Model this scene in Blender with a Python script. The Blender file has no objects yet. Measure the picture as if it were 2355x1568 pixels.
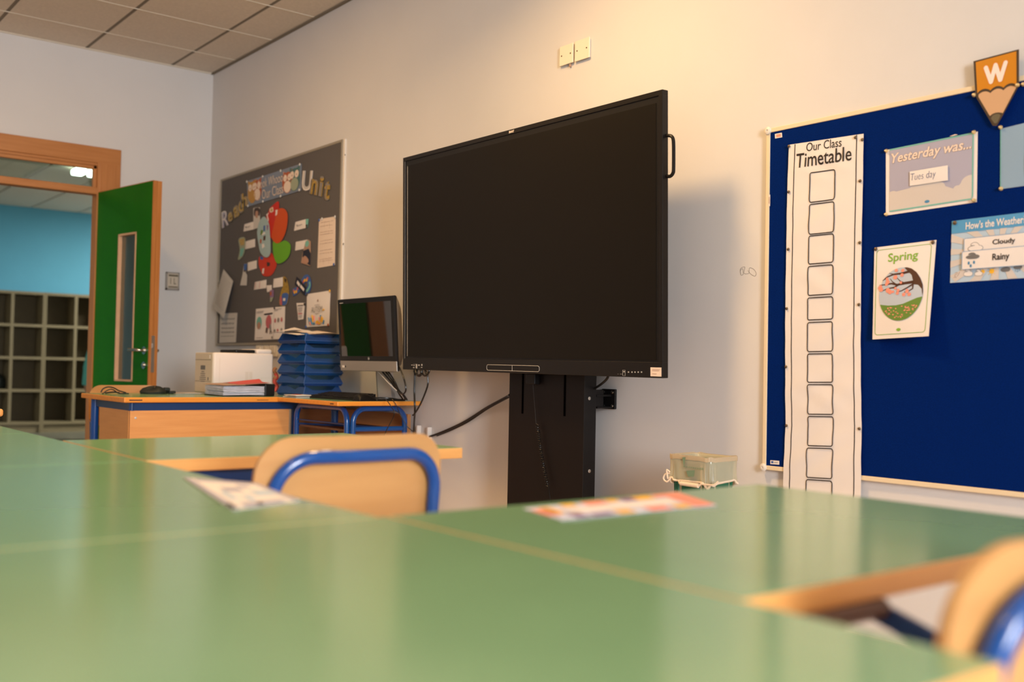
import bpy, bmesh, math, random
from mathutils import Vector, Matrix
random.seed(7)
S = bpy.context.scene
COL = S.collection
R = math.radians
PI = math.pi
EYE = 0.93                                   # lens height above the floor

# ------------------------------------------------------------------ camera
YAW, PITCH, ROLL, FPX = R(51.614), R(1.543), R(1.105), 2363.1
fw = Vector((-math.sin(YAW)*math.cos(PITCH), math.cos(YAW)*math.cos(PITCH), math.sin(PITCH)))
r0 = Vector((math.cos(YAW), math.sin(YAW), 0)); u0 = r0.cross(fw)
rt = r0*math.cos(ROLL)+u0*math.sin(ROLL); up = -r0*math.sin(ROLL)+u0*math.cos(ROLL)
cam = bpy.data.objects.new('camera', bpy.data.cameras.new('camera')); COL.objects.link(cam)
M = Matrix.Identity(4)
for i in range(3):
    M[i][0], M[i][1], M[i][2] = rt[i], up[i], -fw[i]
M[2][3] = EYE
cam.matrix_world = M
cam.data.sensor_width = 36.0
cam.data.lens = FPX/2355*36
cam.data.clip_start = 0.05
cam.data.dof.use_dof = True
cam.data.dof.focus_distance = 4.1
cam.data.dof.aperture_fstop = 2.0
S.camera = cam

# ------------------------------------------------------------------ world, lights, exposure
S.view_settings.view_transform = 'Standard'
S.view_settings.look = 'None'
S.view_settings.exposure = 0.65
S.view_settings.gamma = 1.0
S.view_settings.use_curve_mapping = False
wd = bpy.data.worlds.new('sky'); S.world = wd; wd.use_nodes = True
wd.node_tree.nodes['Background'].inputs[0].default_value = (0.72, 0.85, 1.0, 1)
wd.node_tree.nodes['Background'].inputs[1].default_value = 1.2

def area(name, loc, aim, sx, sy, power, color, spread=180, disk=False):
    d = bpy.data.lights.new(name, 'AREA'); d.energy = power; d.color = color
    d.shape = 'DISK' if disk else 'RECTANGLE'; d.size = sx
    if not disk: d.size_y = sy
    d.spread = R(spread)
    o = bpy.data.objects.new(name, d); COL.objects.link(o)
    o.location = loc
    o.rotation_euler = Vector(aim).to_track_quat('-Z', 'Y').to_euler()
    return o
WARM = (1.0, 0.615, 0.25)
area('downlight_glow', (-2.95, 1.72, 3.10), (0, 0.0, -1), 0.40, 0.40, 31, WARM, spread=150, disk=True)
area('downlight_glow', (-2.90, 2.35, 3.10), (0, 0.0, -1), 0.24, 0.24, 2.5, WARM, disk=True)
area('downlight_glow', (-5.25, 1.40, 3.10), (0, 0, -1), 0.30, 0.30, 16, WARM, disk=True)
area('downlight_glow', (-0.6, -0.6, 3.10), (0, 0, -1), 0.30, 0.30, 9, WARM, disk=True)
area('daylight', (4.26, -0.3, 1.60), (-1, 0.05, -0.07), 1.3, 4.2, 325, (0.92, 0.955, 1.0), spread=130)
area('hall_panel_glow', (-12.4, 5.4, 2.90), (0, 0, -1), 1.2, 1.2, 125, (0.98, 1.0, 0.90))
area('hall_panel_glow', (-9.2, -2.9, 2.90), (0, 0, -1), 1.2, 1.2, 125, (0.98, 1.0, 0.90))

# ------------------------------------------------------------------ pixel ray -> point on a plane of the room
def ray(px, py):
    return rt*((px-1177.5)/FPX) - up*((py-784)/FPX) + fw
def W(px, py, Y=3.0):                        # plane parallel to the display wall
    r = ray(px, py); k = Y/r.y
    return Vector((r.x*k, Y, r.z*k+EYE))
def WX(px, py, X):                           # plane parallel to the door wall
    r = ray(px, py); k = X/r.x
    return Vector((X, r.y*k, r.z*k+EYE))
def WZ(px, py, Z):                           # horizontal plane
    r = ray(px, py); k = (Z-EYE)/r.z
    return Vector((r.x*k, r.y*k, Z))

# ------------------------------------------------------------------ materials
MATS = {}
def mat(name, col, rough=0.5, metal=0.0, var=0.0, scale=20, bump=0.0, bscale=None, coat=0.0, spec=0.5, trans=0.0, alpha=1.0, ior=1.45, emit=None, estr=0.0, stretch=(1,1,1), sheen=0.0):
    m = bpy.data.materials.new(name); m.use_nodes = True
    nt = m.node_tree; b = nt.nodes['Principled BSDF']
    b.inputs['Base Color'].default_value = (*col, 1)
    b.inputs['Roughness'].default_value = rough
    b.inputs['Metallic'].default_value = metal
    b.inputs['Specular IOR Level'].default_value = spec
    b.inputs['Coat Weight'].default_value = coat
    b.inputs['Transmission Weight'].default_value = trans
    b.inputs['Alpha'].default_value = alpha
    b.inputs['IOR'].default_value = ior
    b.inputs['Sheen Weight'].default_value = sheen
    if emit:
        b.inputs['Emission Color'].default_value = (*emit, 1); b.inputs['Emission Strength'].default_value = estr
    if var or bump:
        tc = nt.nodes.new('ShaderNodeTexCoord'); mp = nt.nodes.new('ShaderNodeMapping')
        mp.inputs['Scale'].default_value = stretch
        nt.links.new(tc.outputs['Object'], mp.inputs['Vector'])
    if var:
        n = nt.nodes.new('ShaderNodeTexNoise'); n.inputs['Scale'].default_value = scale; n.inputs['Detail'].default_value = 5
        nt.links.new(mp.outputs[0], n.inputs['Vector'])
        cr = nt.nodes.new('ShaderNodeValToRGB')
        cr.color_ramp.elements[0].position = 0.3; cr.color_ramp.elements[1].position = 0.7
        cr.color_ramp.elements[0].color = (*[max(0, c*(1-var)) for c in col], 1)
        cr.color_ramp.elements[1].color = (*[min(1, c*(1+var)) for c in col], 1)
        nt.links.new(n.outputs['Fac'], cr.inputs[0]); nt.links.new(cr.outputs[0], b.inputs['Base Color'])
    if bump:
        n2 = nt.nodes.new('ShaderNodeTexNoise'); n2.inputs['Scale'].default_value = bscale or scale; n2.inputs['Detail'].default_value = 4
        nt.links.new(mp.outputs[0], n2.inputs['Vector'])
        bp = nt.nodes.new('ShaderNodeBump'); bp.inputs['Strength'].default_value = bump; bp.inputs['Distance'].default_value = 0.002
        nt.links.new(n2.outputs['Fac'], bp.inputs['Height']); nt.links.new(bp.outputs[0], b.inputs['Normal'])
    MATS[name] = m
    return m
def wood(name, c1, c2, axis, rough=0.35, k=1.0):
    st = [26*k, 26*k, 26*k]; st[axis] = 1.6*k
    m = mat(name, c1, rough, var=0.001, scale=2.2, stretch=st)
    for n in m.node_tree.nodes:
        if n.type == 'VALTORGB':
            n.color_ramp.elements[0].color = (*c2, 1); n.color_ramp.elements[1].color = (*c1, 1)
    return m
def glassmat(name, tint, refl=0.08, rough=0.02):
    m = bpy.data.materials.new(name); m.use_nodes = True; nt = m.node_tree
    nt.nodes.remove(nt.nodes['Principled BSDF'])
    t = nt.nodes.new('ShaderNodeBsdfTransparent'); t.inputs[0].default_value = (*tint, 1)
    g = nt.nodes.new('ShaderNodeBsdfGlossy'); g.inputs['Roughness'].default_value = rough
    x = nt.nodes.new('ShaderNodeMixShader'); x.inputs[0].default_value = refl
    nt.links.new(t.outputs[0], x.inputs[1]); nt.links.new(g.outputs[0], x.inputs[2])
    nt.links.new(x.outputs[0], nt.nodes['Material Output'].inputs[0])
    MATS[name] = m
    return m
mat('wall_paint', (0.68, 0.645, 0.62), 0.75, var=0.015, scale=3, bump=0.08, bscale=260)
mat('hall_blue_paint', (0.10, 0.36, 0.52), 0.7, var=0.02, scale=4)
mat('floor_vinyl', (0.62, 0.52, 0.48), 0.45, var=0.06, scale=7)
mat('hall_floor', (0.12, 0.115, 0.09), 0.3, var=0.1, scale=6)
mat('ceiling_tile', (0.70, 0.61, 0.50), 0.9, var=0.05, scale=60, bump=0.2, bscale=200)
mat('ceiling_bar', (0.74, 0.65, 0.52), 0.6)
mat('ceiling_gap', (0.20, 0.165, 0.12), 0.8)
wood('door_wood', (0.50, 0.20, 0.055), (0.42, 0.155, 0.035), 2, 0.4)
wood('door_wood_across', (0.50, 0.20, 0.055), (0.42, 0.155, 0.035), 1, 0.4)
mat('door_green', (0.013, 0.135, 0.006), 0.36, var=0.05, scale=6, spec=0.10)
mat('pale_bead', (0.66, 0.40, 0.24), 0.5, var=0.06, scale=12)
mat('steel', (0.62, 0.60, 0.56), 0.25, metal=1.0)
mat('dull_steel', (0.40, 0.37, 0.34), 0.4, metal=0.9)
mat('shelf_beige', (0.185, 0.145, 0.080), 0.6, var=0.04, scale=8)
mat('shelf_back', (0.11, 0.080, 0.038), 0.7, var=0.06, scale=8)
mat('table_green', (0.225, 0.40, 0.205), 0.17, var=0.03, scale=5, spec=0.85)
wood('beech_x', (0.74, 0.36, 0.105), (0.66, 0.30, 0.08), 0, 0.4)
wood('desk_edge', (0.80, 0.32, 0.045), (0.72, 0.26, 0.03), 1, 0.4)
wood('beech_y', (0.74, 0.36, 0.105), (0.66, 0.30, 0.08), 1, 0.4)
wood('panel_shaded', (0.46, 0.21, 0.075), (0.40, 0.17, 0.055), 0, 0.45)  # beech tone darkened to paint in the shade under the table
wood('beech_panel', (0.74, 0.36, 0.125), (0.66, 0.30, 0.095), 1, 0.42)
wood('ply_back', (0.58, 0.30, 0.105), (0.52, 0.255, 0.085), 1, 0.33, 0.6)
mat('navy_steel', (0.008, 0.045, 0.16), 0.3, var=0.03, scale=9)
mat('blue_tube', (0.002, 0.060, 0.26), 0.22, var=0.03, scale=9, coat=0.4)
mat('brown_shelf', (0.12, 0.055, 0.025), 0.5, var=0.08, scale=14)
mat('paint_chip', (0.75, 0.60, 0.48), 0.5)
mat('black_plastic', (0.007, 0.006, 0.006), 0.42, spec=0.3, var=0.1, scale=30)
mat('black_satin', (0.009, 0.007, 0.006), 0.34, spec=0.3)
mat('black_steel', (0.006, 0.004, 0.004), 0.45, bump=0.05, bscale=300, spec=0.25)
mat('screen_matt', (0.009, 0.007, 0.005), 0.34, spec=0.14)
mat('screen_gloss', (0.006, 0.006, 0.007), 0.02, spec=0.8)
mat('grey_line', (0.45, 0.43, 0.40), 0.4)
mat('silver_grey', (0.30, 0.27, 0.24), 0.35, metal=0.4)
mat('silver_light', (0.55, 0.52, 0.51), 0.35, metal=0.25)
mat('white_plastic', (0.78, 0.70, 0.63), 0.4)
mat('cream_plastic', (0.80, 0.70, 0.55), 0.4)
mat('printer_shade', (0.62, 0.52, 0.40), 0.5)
mat('paper_white', (0.80, 0.72, 0.66), 0.7)
mat('paper_grey', (0.55, 0.50, 0.46), 0.75)
mat('paper_bluish', (0.62, 0.62, 0.74), 0.7, var=0.25, scale=30, stretch=(1,1,14))
mat('page_edges', (0.40, 0.37, 0.33), 0.8, var=0.2, scale=25, stretch=(1,1,18))
mat('felt_blue', (0.0005, 0.014, 0.115), 0.95, var=0.22, scale=320, bump=0.4, bscale=500, spec=0.05)
mat('felt_grey', (0.112, 0.098, 0.092), 0.95, var=0.10, scale=260, bump=0.3, bscale=400)
mat('frame_cream', (0.80, 0.64, 0.42), 0.4)
mat('frame_grey', (0.30, 0.26, 0.20), 0.5)
mat('frame_pale', (0.76, 0.68, 0.58), 0.4)
mat('print_black', (0.02, 0.012, 0.010), 0.7)
mat('print_grey', (0.25, 0.22, 0.20), 0.7)
mat('print_lilac', (0.40, 0.375, 0.46), 0.6)
mat('print_cloud', (0.62, 0.545, 0.49), 0.6)
mat('print_cream', (0.80, 0.64, 0.52), 0.6)
mat('print_teal', (0.18, 0.46, 0.38), 0.6)
mat('print_tan', (0.42, 0.26, 0.18), 0.6)
mat('pen_blue', (0.08, 0.09, 0.22), 0.7)
mat('print_mint', (0.48, 0.60, 0.47), 0.6)
mat('print_sky', (0.26, 0.37, 0.48), 0.55)
mat('print_header', (0.085, 0.31, 0.54), 0.6)
mat('print_ray', (0.45, 0.56, 0.66), 0.6)
mat('print_outline', (0.22, 0.36, 0.55), 0.6)
mat('print_logo', (0.07, 0.24, 0.42), 0.6)
mat('print_green', (0.22, 0.42, 0.035), 0.6)
mat('print_grass', (0.13, 0.24, 0.035), 0.6)
mat('print_bark', (0.07, 0.025, 0.012), 0.6)
mat('print_blossom', (0.86, 0.29, 0.20), 0.6)
mat('print_palesky', (0.48, 0.53, 0.60), 0.6)
mat('print_cloudgrey', (0.16, 0.15, 0.145), 0.6)
mat('print_yellow', (0.86, 0.45, 0.03), 0.6)
mat('print_lime', (0.50, 0.55, 0.10), 0.6)
mat('pencil_orange', (0.60, 0.215, 0.004), 0.5)
mat('pencil_wood', (0.62, 0.36, 0.19), 0.55)
mat('pencil_line', (0.055, 0.032, 0.018), 0.6)
mat('pencil_lead', (0.13, 0.105, 0.06), 0.6)
mat('letter_white', (0.85, 0.72, 0.62), 0.5)
mat('letter_edge', (0.80, 0.24, 0.03), 0.5)
mat('brass', (0.95, 0.66, 0.28), 0.35, metal=0.55)
mat('dark_pin', (0.17, 0.12, 0.075), 0.35, metal=0.7)
mat('clear_pin', (0.70, 0.68, 0.64), 0.2)
mat('gold_foil', (0.48, 0.30, 0.05), 0.35, metal=0.35, var=0.3, scale=70)
mat('red_card', (0.56, 0.018, 0.006), 0.6)
mat('orange_card', (0.60, 0.075, 0.006), 0.6)
mat('green_card', (0.13, 0.38, 0.015), 0.6)
mat('pale_blue_card', (0.36, 0.48, 0.48), 0.6)
mat('scarlet_card', (0.58, 0.04, 0.014), 0.6)
mat('banner_blue', (0.17, 0.21, 0.28), 0.4)
mat('owl_yellow', (0.50, 0.26, 0.05), 0.6)
mat('owl_red', (0.42, 0.10, 0.03), 0.6)
mat('owl_teal', (0.07, 0.16, 0.15), 0.6)
mat('owl_sage', (0.33, 0.36, 0.25), 0.6)
mat('skin_print', (0.46, 0.25, 0.17), 0.6)
mat('hair_print', (0.05, 0.03, 0.025), 0.6)
mat('cloth_navy', (0.015, 0.018, 0.035), 0.8)
mat('print_blue', (0.05, 0.12, 0.35), 0.6)
mat('print_purple', (0.25, 0.14, 0.26), 0.6)
mat('print_pink', (0.52, 0.12, 0.13), 0.6)
mat('sheet_shade', (0.60, 0.55, 0.50), 0.75)
mat('red_paper', (0.60, 0.075, 0.06), 0.6)
mat('craft_brown', (0.28, 0.11, 0.04), 0.7, var=0.4, scale=30)
mat('craft_red', (0.50, 0.06, 0.04), 0.6, var=0.3, scale=30)
mat('bag_black', (0.010, 0.014, 0.012), 0.55, var=0.2, scale=40)
mat('liner', (0.72, 0.62, 0.42), 0.35, alpha=0.55, var=0.05, scale=10)
mat('liner_green', (0.16, 0.24, 0.15), 0.5)
mat('hem_cream', (0.80, 0.66, 0.45), 0.45)
mat('bin_green', (0.004, 0.11, 0.055), 0.4)
mat('bin_inner', (0.25, 0.30, 0.24), 0.5)
mat('handle_cream', (0.78, 0.62, 0.46), 0.4)
mat('teal_cloth', (0.10, 0.40, 0.36), 0.85, var=0.06, scale=20)
mat('skin', (0.45, 0.24, 0.15), 0.5)
mat('hair', (0.025, 0.017, 0.013), 0.6)
mat('eye_white', (0.8, 0.78, 0.75), 0.3)
mat('cable_black', (0.008, 0.007, 0.006), 0.3)
mat('slot_black', (0.002, 0.0015, 0.0015), 0.9, spec=0.0)
mat('cable_grey', (0.50, 0.46, 0.43), 0.4)
mat('lamp_white', (0.9, 0.95, 0.9), 0.4, emit=(0.90, 1.0, 0.86), estr=6.0)
mat('lamp_green', (0.1, 0.8, 0.2), 0.4, emit=(0.10, 0.9, 0.25), estr=1.5)
mat('lamp_warm', (1, 0.8, 0.5), 0.4, emit=(1.0, 0.62, 0.26), estr=8.0)
glassmat('clear_glass', (0.80, 0.88, 0.85), 0.10)
glassmat('vision_glass', (0.62, 0.68, 0.66), 0.16, 0.08)
glassmat('window_glass', (0.97, 0.98, 0.98), 0.04)
def traymat(name, tint, dif, k, kr):
    m = bpy.data.materials.new(name); m.use_nodes = True; nt = m.node_tree
    nt.nodes.remove(nt.nodes['Principled BSDF'])
    t = nt.nodes.new('ShaderNodeBsdfTransparent'); t.inputs[0].default_value = (*tint, 1)
    d = nt.nodes.new('ShaderNodeBsdfDiffuse'); d.inputs[0].default_value = (*dif, 1)
    g = nt.nodes.new('ShaderNodeBsdfGlossy'); g.inputs['Roughness'].default_value = 0.12
    x = nt.nodes.new('ShaderNodeMixShader'); x.inputs[0].default_value = k
    y = nt.nodes.new('ShaderNodeMixShader'); y.inputs[0].default_value = kr
    nt.links.new(t.outputs[0], x.inputs[1]); nt.links.new(d.outputs[0], x.inputs[2])
    nt.links.new(x.outputs[0], y.inputs[1]); nt.links.new(g.outputs[0], y.inputs[2])
    nt.links.new(y.outputs[0], nt.nodes['Material Output'].inputs[0])
    MATS[name] = m
traymat('tray_blue', (0.16, 0.42, 0.80), (0.004, 0.072, 0.29), 0.50, 0.05)
traymat('bag_film', (0.86, 0.82, 0.66), (0.74, 0.67, 0.48), 0.48, 0.06)

# ------------------------------------------------------------------ object helpers
def wloc(o):
    v = Vector((0, 0, 0))
    while o is not None:
        v = v + Vector(o.location); o = o.parent
    return v
def tag(o, label=None, cat=None, group=None, kind=None):
    if label: o['label'] = label
    if cat: o['category'] = cat
    if group: o['group'] = group
    if kind: o['kind'] = kind
    return o
def thing(name, label, cat, loc=(0, 0, 0), rz=0.0, group=None, parent=None):
    o = bpy.data.objects.new(name, None); COL.objects.link(o)
    o.location = loc; o.rotation_euler = (0, 0, rz); o.empty_display_size = 0.1
    return tag(o, label, cat, group)
def clone(root, loc=None, rz=None, label=None, group=None):
    r = root.copy(); COL.objects.link(r)
    if loc is not None: r.location = loc
    if rz is not None: r.rotation_euler = (0, 0, rz)
    if label: r['label'] = label
    if group: r['group'] = group
    for ch in list(root.children):
        c = ch.copy(); COL.objects.link(c); c.parent = r
        for g in list(ch.children):
            d = g.copy(); COL.objects.link(d); d.parent = c
    return r

class MB:
    def __init__(s): s.bm = bmesh.new()
    def box(s, a, b, bev=0.0, seg=2):
        a = Vector(a); b = Vector(b)
        t = bmesh.new()
        bmesh.ops.create_cube(t, size=1.0)
        c = (a+b)/2; d = b-a
        for v in t.verts: v.co = Vector((c.x+v.co.x*d.x, c.y+v.co.y*d.y, c.z+v.co.z*d.z))
        if bev > 0:
            bev = min(bev, 0.45*min(abs(d.x), abs(d.y), abs(d.z)))
            bmesh.ops.bevel(t, geom=list(t.edges), offset=bev, segments=seg, affect='EDGES', profile=0.5)
        s._merge(t); return s
    def _merge(s, t):
        me = bpy.data.meshes.new('tmp'); t.to_mesh(me); t.free(); s.bm.from_mesh(me); bpy.data.meshes.remove(me)
    def xform(s, mtx):
        bmesh.ops.transform(s.bm, matrix=mtx, verts=list(s.bm.verts)); return s
    def prism(s, pts, off):                  # pts: list of Vector outline, off: extrusion Vector
        off = Vector(off)
        a = [s.bm.verts.new(p) for p in pts]; b = [s.bm.verts.new(Vector(p)+off) for p in pts]
        n = len(a)
        s.bm.faces.new(a); s.bm.faces.new(b[::-1])
        for i in range(n):
            s.bm.faces.new((a[i], b[i], b[(i+1) % n], a[(i+1) % n]))
        return s
    def tube(s, path, rad, n=10, caps=True, closed=False):
        P = [Vector(p) for p in path]
        rads = rad if isinstance(rad, (list, tuple)) else [rad]*len(P)
        rings = []; nrm = None; m = len(P)
        for i, p in enumerate(P):
            if closed: t = (P[(i+1) % m]-P[i-1])
            elif i == 0: t = P[1]-P[0]
            elif i == m-1: t = P[-1]-P[-2]
            else: t = (P[i+1]-P[i]).normalized()+(P[i]-P[i-1]).normalized()
            if t.length < 1e-9: t = Vector((0, 0, 1))
            t.normalize()
            if nrm is None:
                nrm = t.orthogonal().normalized()
            else:
                nrm = nrm - t*nrm.dot(t)
                if nrm.length < 1e-6: nrm = t.orthogonal()
                nrm.normalize()
            b = t.cross(nrm)
            rings.append([s.bm.verts.new(p+(nrm*math.cos(2*PI*k/n)+b*math.sin(2*PI*k/n))*rads[i]) for k in range(n)])
        for i in range(m if closed else m-1):
            A = rings[i]; B = rings[(i+1) % m]
            for k in range(n):
                s.bm.faces.new((A[k], A[(k+1) % n], B[(k+1) % n], B[k]))
        if caps and not closed:
            s.bm.faces.new(rings[0][::-1]); s.bm.faces.new(rings[-1])
        return s
    def lathe(s, prof, c=(0, 0, 0), n=24, axis='z', sx=1.0, sy=1.0):
        rings = []
        for r, h in prof:
            ring = []
            for k in range(n):
                a = 2*PI*k/n
                x, y = r*math.cos(a)*sx, r*math.sin(a)*sy
                v = (x, y, h) if axis == 'z' else ((x, h, y) if axis == 'y' else (h, x, y))
                ring.append(s.bm.verts.new(Vector(c)+Vector(v)))
            rings.append(ring)
        for i in range(len(rings)-1):
            for k in range(n):
                s.bm.faces.new((rings[i][k], rings[i][(k+1) % n], rings[i+1][(k+1) % n], rings[i+1][k]))
        s.bm.faces.new(rings[0][::-1]); s.bm.faces.new(rings[-1])
        return s
    def grid(s, fn, nx, ny, th=None):        # fn(s,t)->Vector ; th: Vector offset for the back side
        A = [[s.bm.verts.new(fn(i/nx, j/ny)) for i in range(nx+1)] for j in range(ny+1)]
        for j in range(ny):
            for i in range(nx):
                s.bm.faces.new((A[j][i], A[j][i+1], A[j+1][i+1], A[j+1][i]))
        if th is not None:
            th = Vector(th)
            B = [[s.bm.verts.new(v.co+th) for v in row] for row in A]
            for j in range(ny):
                for i in range(nx):
                    s.bm.faces.new((B[j][i], B[j+1][i], B[j+1][i+1], B[j][i+1]))
            for i in range(nx):
                s.bm.faces.new((A[0][i], B[0][i], B[0][i+1], A[0][i+1]))
                s.bm.faces.new((A[ny][i], A[ny][i+1], B[ny][i+1], B[ny][i]))
            for j in range(ny):
                s.bm.faces.new((A[j][0], A[j+1][0], B[j+1][0], B[j][0]))
                s.bm.faces.new((A[j][nx], B[j][nx], B[j+1][nx], A[j+1][nx]))
        return s
    def build(s, name, m, parent=None, local=False, smooth=False, kind=None, label=None, loc=None):
        bmesh.ops.recalc_face_normals(s.bm, faces=list(s.bm.faces))
        me = bpy.data.meshes.new(name)
        o = bpy.data.objects.new(name, me); COL.objects.link(o)
        if parent is not None:
            o.parent = parent
            if not local:
                off = -wloc(parent)
                bmesh.ops.translate(s.bm, verts=list(s.bm.verts), vec=off)
        elif loc is not None:
            o.location = loc
            bmesh.ops.translate(s.bm, verts=list(s.bm.verts), vec=-Vector(loc))
        if smooth:
            for f in s.bm.faces: f.smooth = True
        s.bm.to_mesh(me); s.bm.free()
        if smooth:
            try: me.set_sharp_from_angle(angle=R(40))
            except Exception: pass
        me.materials.append(MATS[m] if isinstance(m, str) else m)
        if kind: o['kind'] = kind
        if label: o['label'] = label
        return o
def box(name, a, b, m, parent=None, bev=0.0, local=False, kind=None, label=None, loc=None):
    return MB().box(a, b, bev).build(name, m, parent, local, kind=kind, label=label, loc=loc)
def arc(c, r, a0, a1, n, ux, uy):
    c = Vector(c); ux = Vector(ux); uy = Vector(uy)
    return [c+ux*r*math.cos(R(a0+(a1-a0)*i/n))+uy*r*math.sin(R(a0+(a1-a0)*i/n)) for i in range(n+1)]
def spline(pts, n=8):
    P = [Vector(p) for p in pts]; out = []
    for i in range(len(P)-1):
        p0 = P[i-1] if i else P[0]*2-P[1]; p1 = P[i]; p2 = P[i+1]; p3 = P[i+2] if i+2 < len(P) else P[-1]*2-P[-2]
        for k in range(n):
            t = k/n
            out.append(0.5*((2*p1)+(p2-p0)*t+(2*p0-5*p1+4*p2-p3)*t*t+(3*p1-p0-3*p2+p3)*t**3))
    out.append(P[-1]); return out

_fontcache = {}
def textgeo(body, bold=0.0, shear=0.0):
    key = (body, bold, shear)
    if key not in _fontcache:
        cu = bpy.data.curves.new('t', 'FONT'); cu.body = body; cu.offset = bold; cu.shear = shear; cu.resolution_u = 3
        o = bpy.data.objects.new('t', cu); COL.objects.link(o)
        bpy.context.view_layer.update()
        me = bpy.data.meshes.new_from_object(o.evaluated_get(bpy.context.evaluated_depsgraph_get()))
        vs = [(v.co.x, v.co.y) for v in me.vertices]; fs = [tuple(p.vertices) for p in me.polygons]
        bpy.data.objects.remove(o); bpy.data.curves.remove(cu); bpy.data.meshes.remove(me)
        x0 = min(v[0] for v in vs); x1 = max(v[0] for v in vs); y0 = min(v[1] for v in vs); y1 = max(v[1] for v in vs)
        _fontcache[key] = ([((x-x0)/(x1-x0), (y-y0)/(y1-y0)) for x, y in vs], fs)
    return _fontcache[key]
def bil(q, s, t):                            # q: TL,TR,BR,BL ; s right, t down
    return (q[0]*(1-s)+q[1]*s)*(1-t)+(q[3]*(1-s)+q[2]*s)*t
def text(mb, body, fn, bold=0.0, shear=0.0):  # fn(s,t)->Vector, t downwards
    vs, fs = textgeo(body, bold, shear)
    V = [mb.bm.verts.new(fn(x, 1-y)) for x, y in vs]
    for f in fs:
        try: mb.bm.faces.new([V[i] for i in f])
        except ValueError: pass
    return mb

# ------------------------------------------------------------------ the room
XL, XR, YF, YB, ZC = -7.5, 4.2, 3.0, -3.6, 3.123
DY0, DY1, DTOP = 0.88, 2.20, 2.335           # door opening in the left wall
XH = -14.6                                   # far wall of the hall
def structure(o): o['kind'] = 'structure'; return o
m = MB().box((XH-0.2, -5.0, -0.1), (XL, 6.5, 0))
m.build('floor', 'hall_floor', kind='structure')
MB().box((XL, YB-0.1, -0.1), (XR+0.1, YF+0.1, 0)).build('floor', 'floor_vinyl', kind='structure')
wf = MB().box((XL-0.15, YF, 0), (XR+0.1, YF+0.12, ZC+0.3)).build('wall_front', 'wall_paint', kind='structure')
m = MB()
m.box((XL-0.09, YB, 0), (XL, DY0, ZC+0.3)); m.box((XL-0.09, DY1, 0), (XL, YF, ZC+0.3)); m.box((XL-0.09, DY0, DTOP), (XL, DY1, ZC+0.3))
m.build('wall_left', 'wall_paint', kind='structure')
WY0, WY1, WZ0, WZ1 = -2.5, 1.9, 0.90, 2.45
m = MB()
m.box((XR, YB, 0), (XR+0.1, WY0, ZC+0.3)); m.box((XR, WY1, 0), (XR+0.1, YF, ZC+0.3))
m.box((XR, WY0, 0), (XR+0.1, WY1, WZ0)); m.box((XR, WY0, WZ1), (XR+0.1, WY1, ZC+0.3))
m.build('wall_right', 'wall_paint', kind='structure')
MB().box((XL-0.15, YB-0.12, 0), (XR+0.1, YB, ZC+0.3)).build('wall_back', 'wall_paint', kind='structure')
win = thing('window_1', None, None, (XR+0.05, (WY0+WY1)/2, WZ0)); structure(win)
m = MB()
for yy in (WY0, (2*WY0+WY1)/3-0.02, (WY0+2*WY1)/3-0.02, WY1-0.05): m.box((XR+0.02, yy, WZ0), (XR+0.08, yy+0.05, WZ1))
for zz in (WZ0, WZ1-0.05): m.box((XR+0.02, WY0, zz), (XR+0.08, WY1, zz+0.05))
m.build('window_frame', 'white_plastic', win)
MB().box((XR+0.045, WY0, WZ0), (XR+0.051, WY1, WZ1)).build('pane', 'window_glass', win)
# ceilings: tiles with real joints
def ceil_tiles(x0, x1, y0, y1, z, xs, ys, name):
    m = MB()
    XS = [x0]+[x for x in xs if x0 < x < x1]+[x1]; YS = [y0]+[y for y in ys if y0 < y < y1]+[y1]
    for i in range(len(XS)-1):
        for j in range(len(YS)-1):
            m.box((XS[i]+0.004, YS[j]+0.012, z), (XS[i+1]-0.004, YS[j+1]-0.012, z+0.02))
    return m.build(name, 'ceiling_tile', kind='structure')
xs = [-7.05+0.607*i for i in range(-2, 21)]; ys = sorted(2.68-0.607*i for i in range(0, 12))
c = ceil_tiles(XL, XR, YB, YF-0.0, ZC, xs, ys, 'ceiling')
m = MB()
for y in ys: m.box((XL, y-0.0115, ZC+0.002), (XR, y+0.0115, ZC+0.012))
m.box((XL, YF-0.02, ZC-0.010), (XR, YF, ZC-0.0015))
m.build('ceiling_channel', 'ceiling_gap', c)
m = MB()
for x in xs: m.box((x-0.0035, YB, ZC-0.003), (x+0.0035, YF, ZC+0.004))
m.build('ceiling_bar', 'ceiling_bar', c)
m = MB(); m.box((XL, YB, ZC-0.008), (XL+0.018, YF-0.02, ZC-0.001)); m.build('ceiling_edge', 'ceiling_bar', c)
MB().box((XL-0.15, YB-0.1, ZC+0.02), (XR+0.1, YF+0.1, ZC+0.1)).build('ceiling', 'ceiling_gap', kind='structure')
ZH = 2.94
xs2 = [-14.5+0.6*i*2 for i in range(0, 6)]; ys2 = [-4.4+0.6*i for i in range(0, 18)]
h = ceil_tiles(XH, XL-0.09, -5.0, 6.5, ZH, xs2, ys2, 'ceiling')
MB().box((XH-0.2, -5.0, ZH+0.02), (XL-0.09, 6.5, ZH+0.1)).build('ceiling', 'ceiling_gap', kind='structure')
MB().box((XH-0.12, -5.0, 0), (XH, 6.5, ZH+0.3)).build('wall_far', 'hall_blue_paint', kind='structure')
MB().box((XH, 6.5, 0), (XL, 6.62, ZH+0.3)).build('wall_far_right', 'wall_paint', kind='structure')
MB().box((XH, -5.12, 0), (XL, -5.0, ZH+0.3)).build('wall_far_left', 'wall_paint', kind='structure')
MB().box((XL-0.15, 3.12, 0), (XL-0.02, 6.5, ZH+0.3)).build('wall_hall_near', 'wall_paint', kind='structure')
MB().box((XL-0.15, -5.0, 0), (XL-0.02, YB-0.12, ZH+0.3)).build('wall_hall_near', 'wall_paint', kind='structure')
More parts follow.
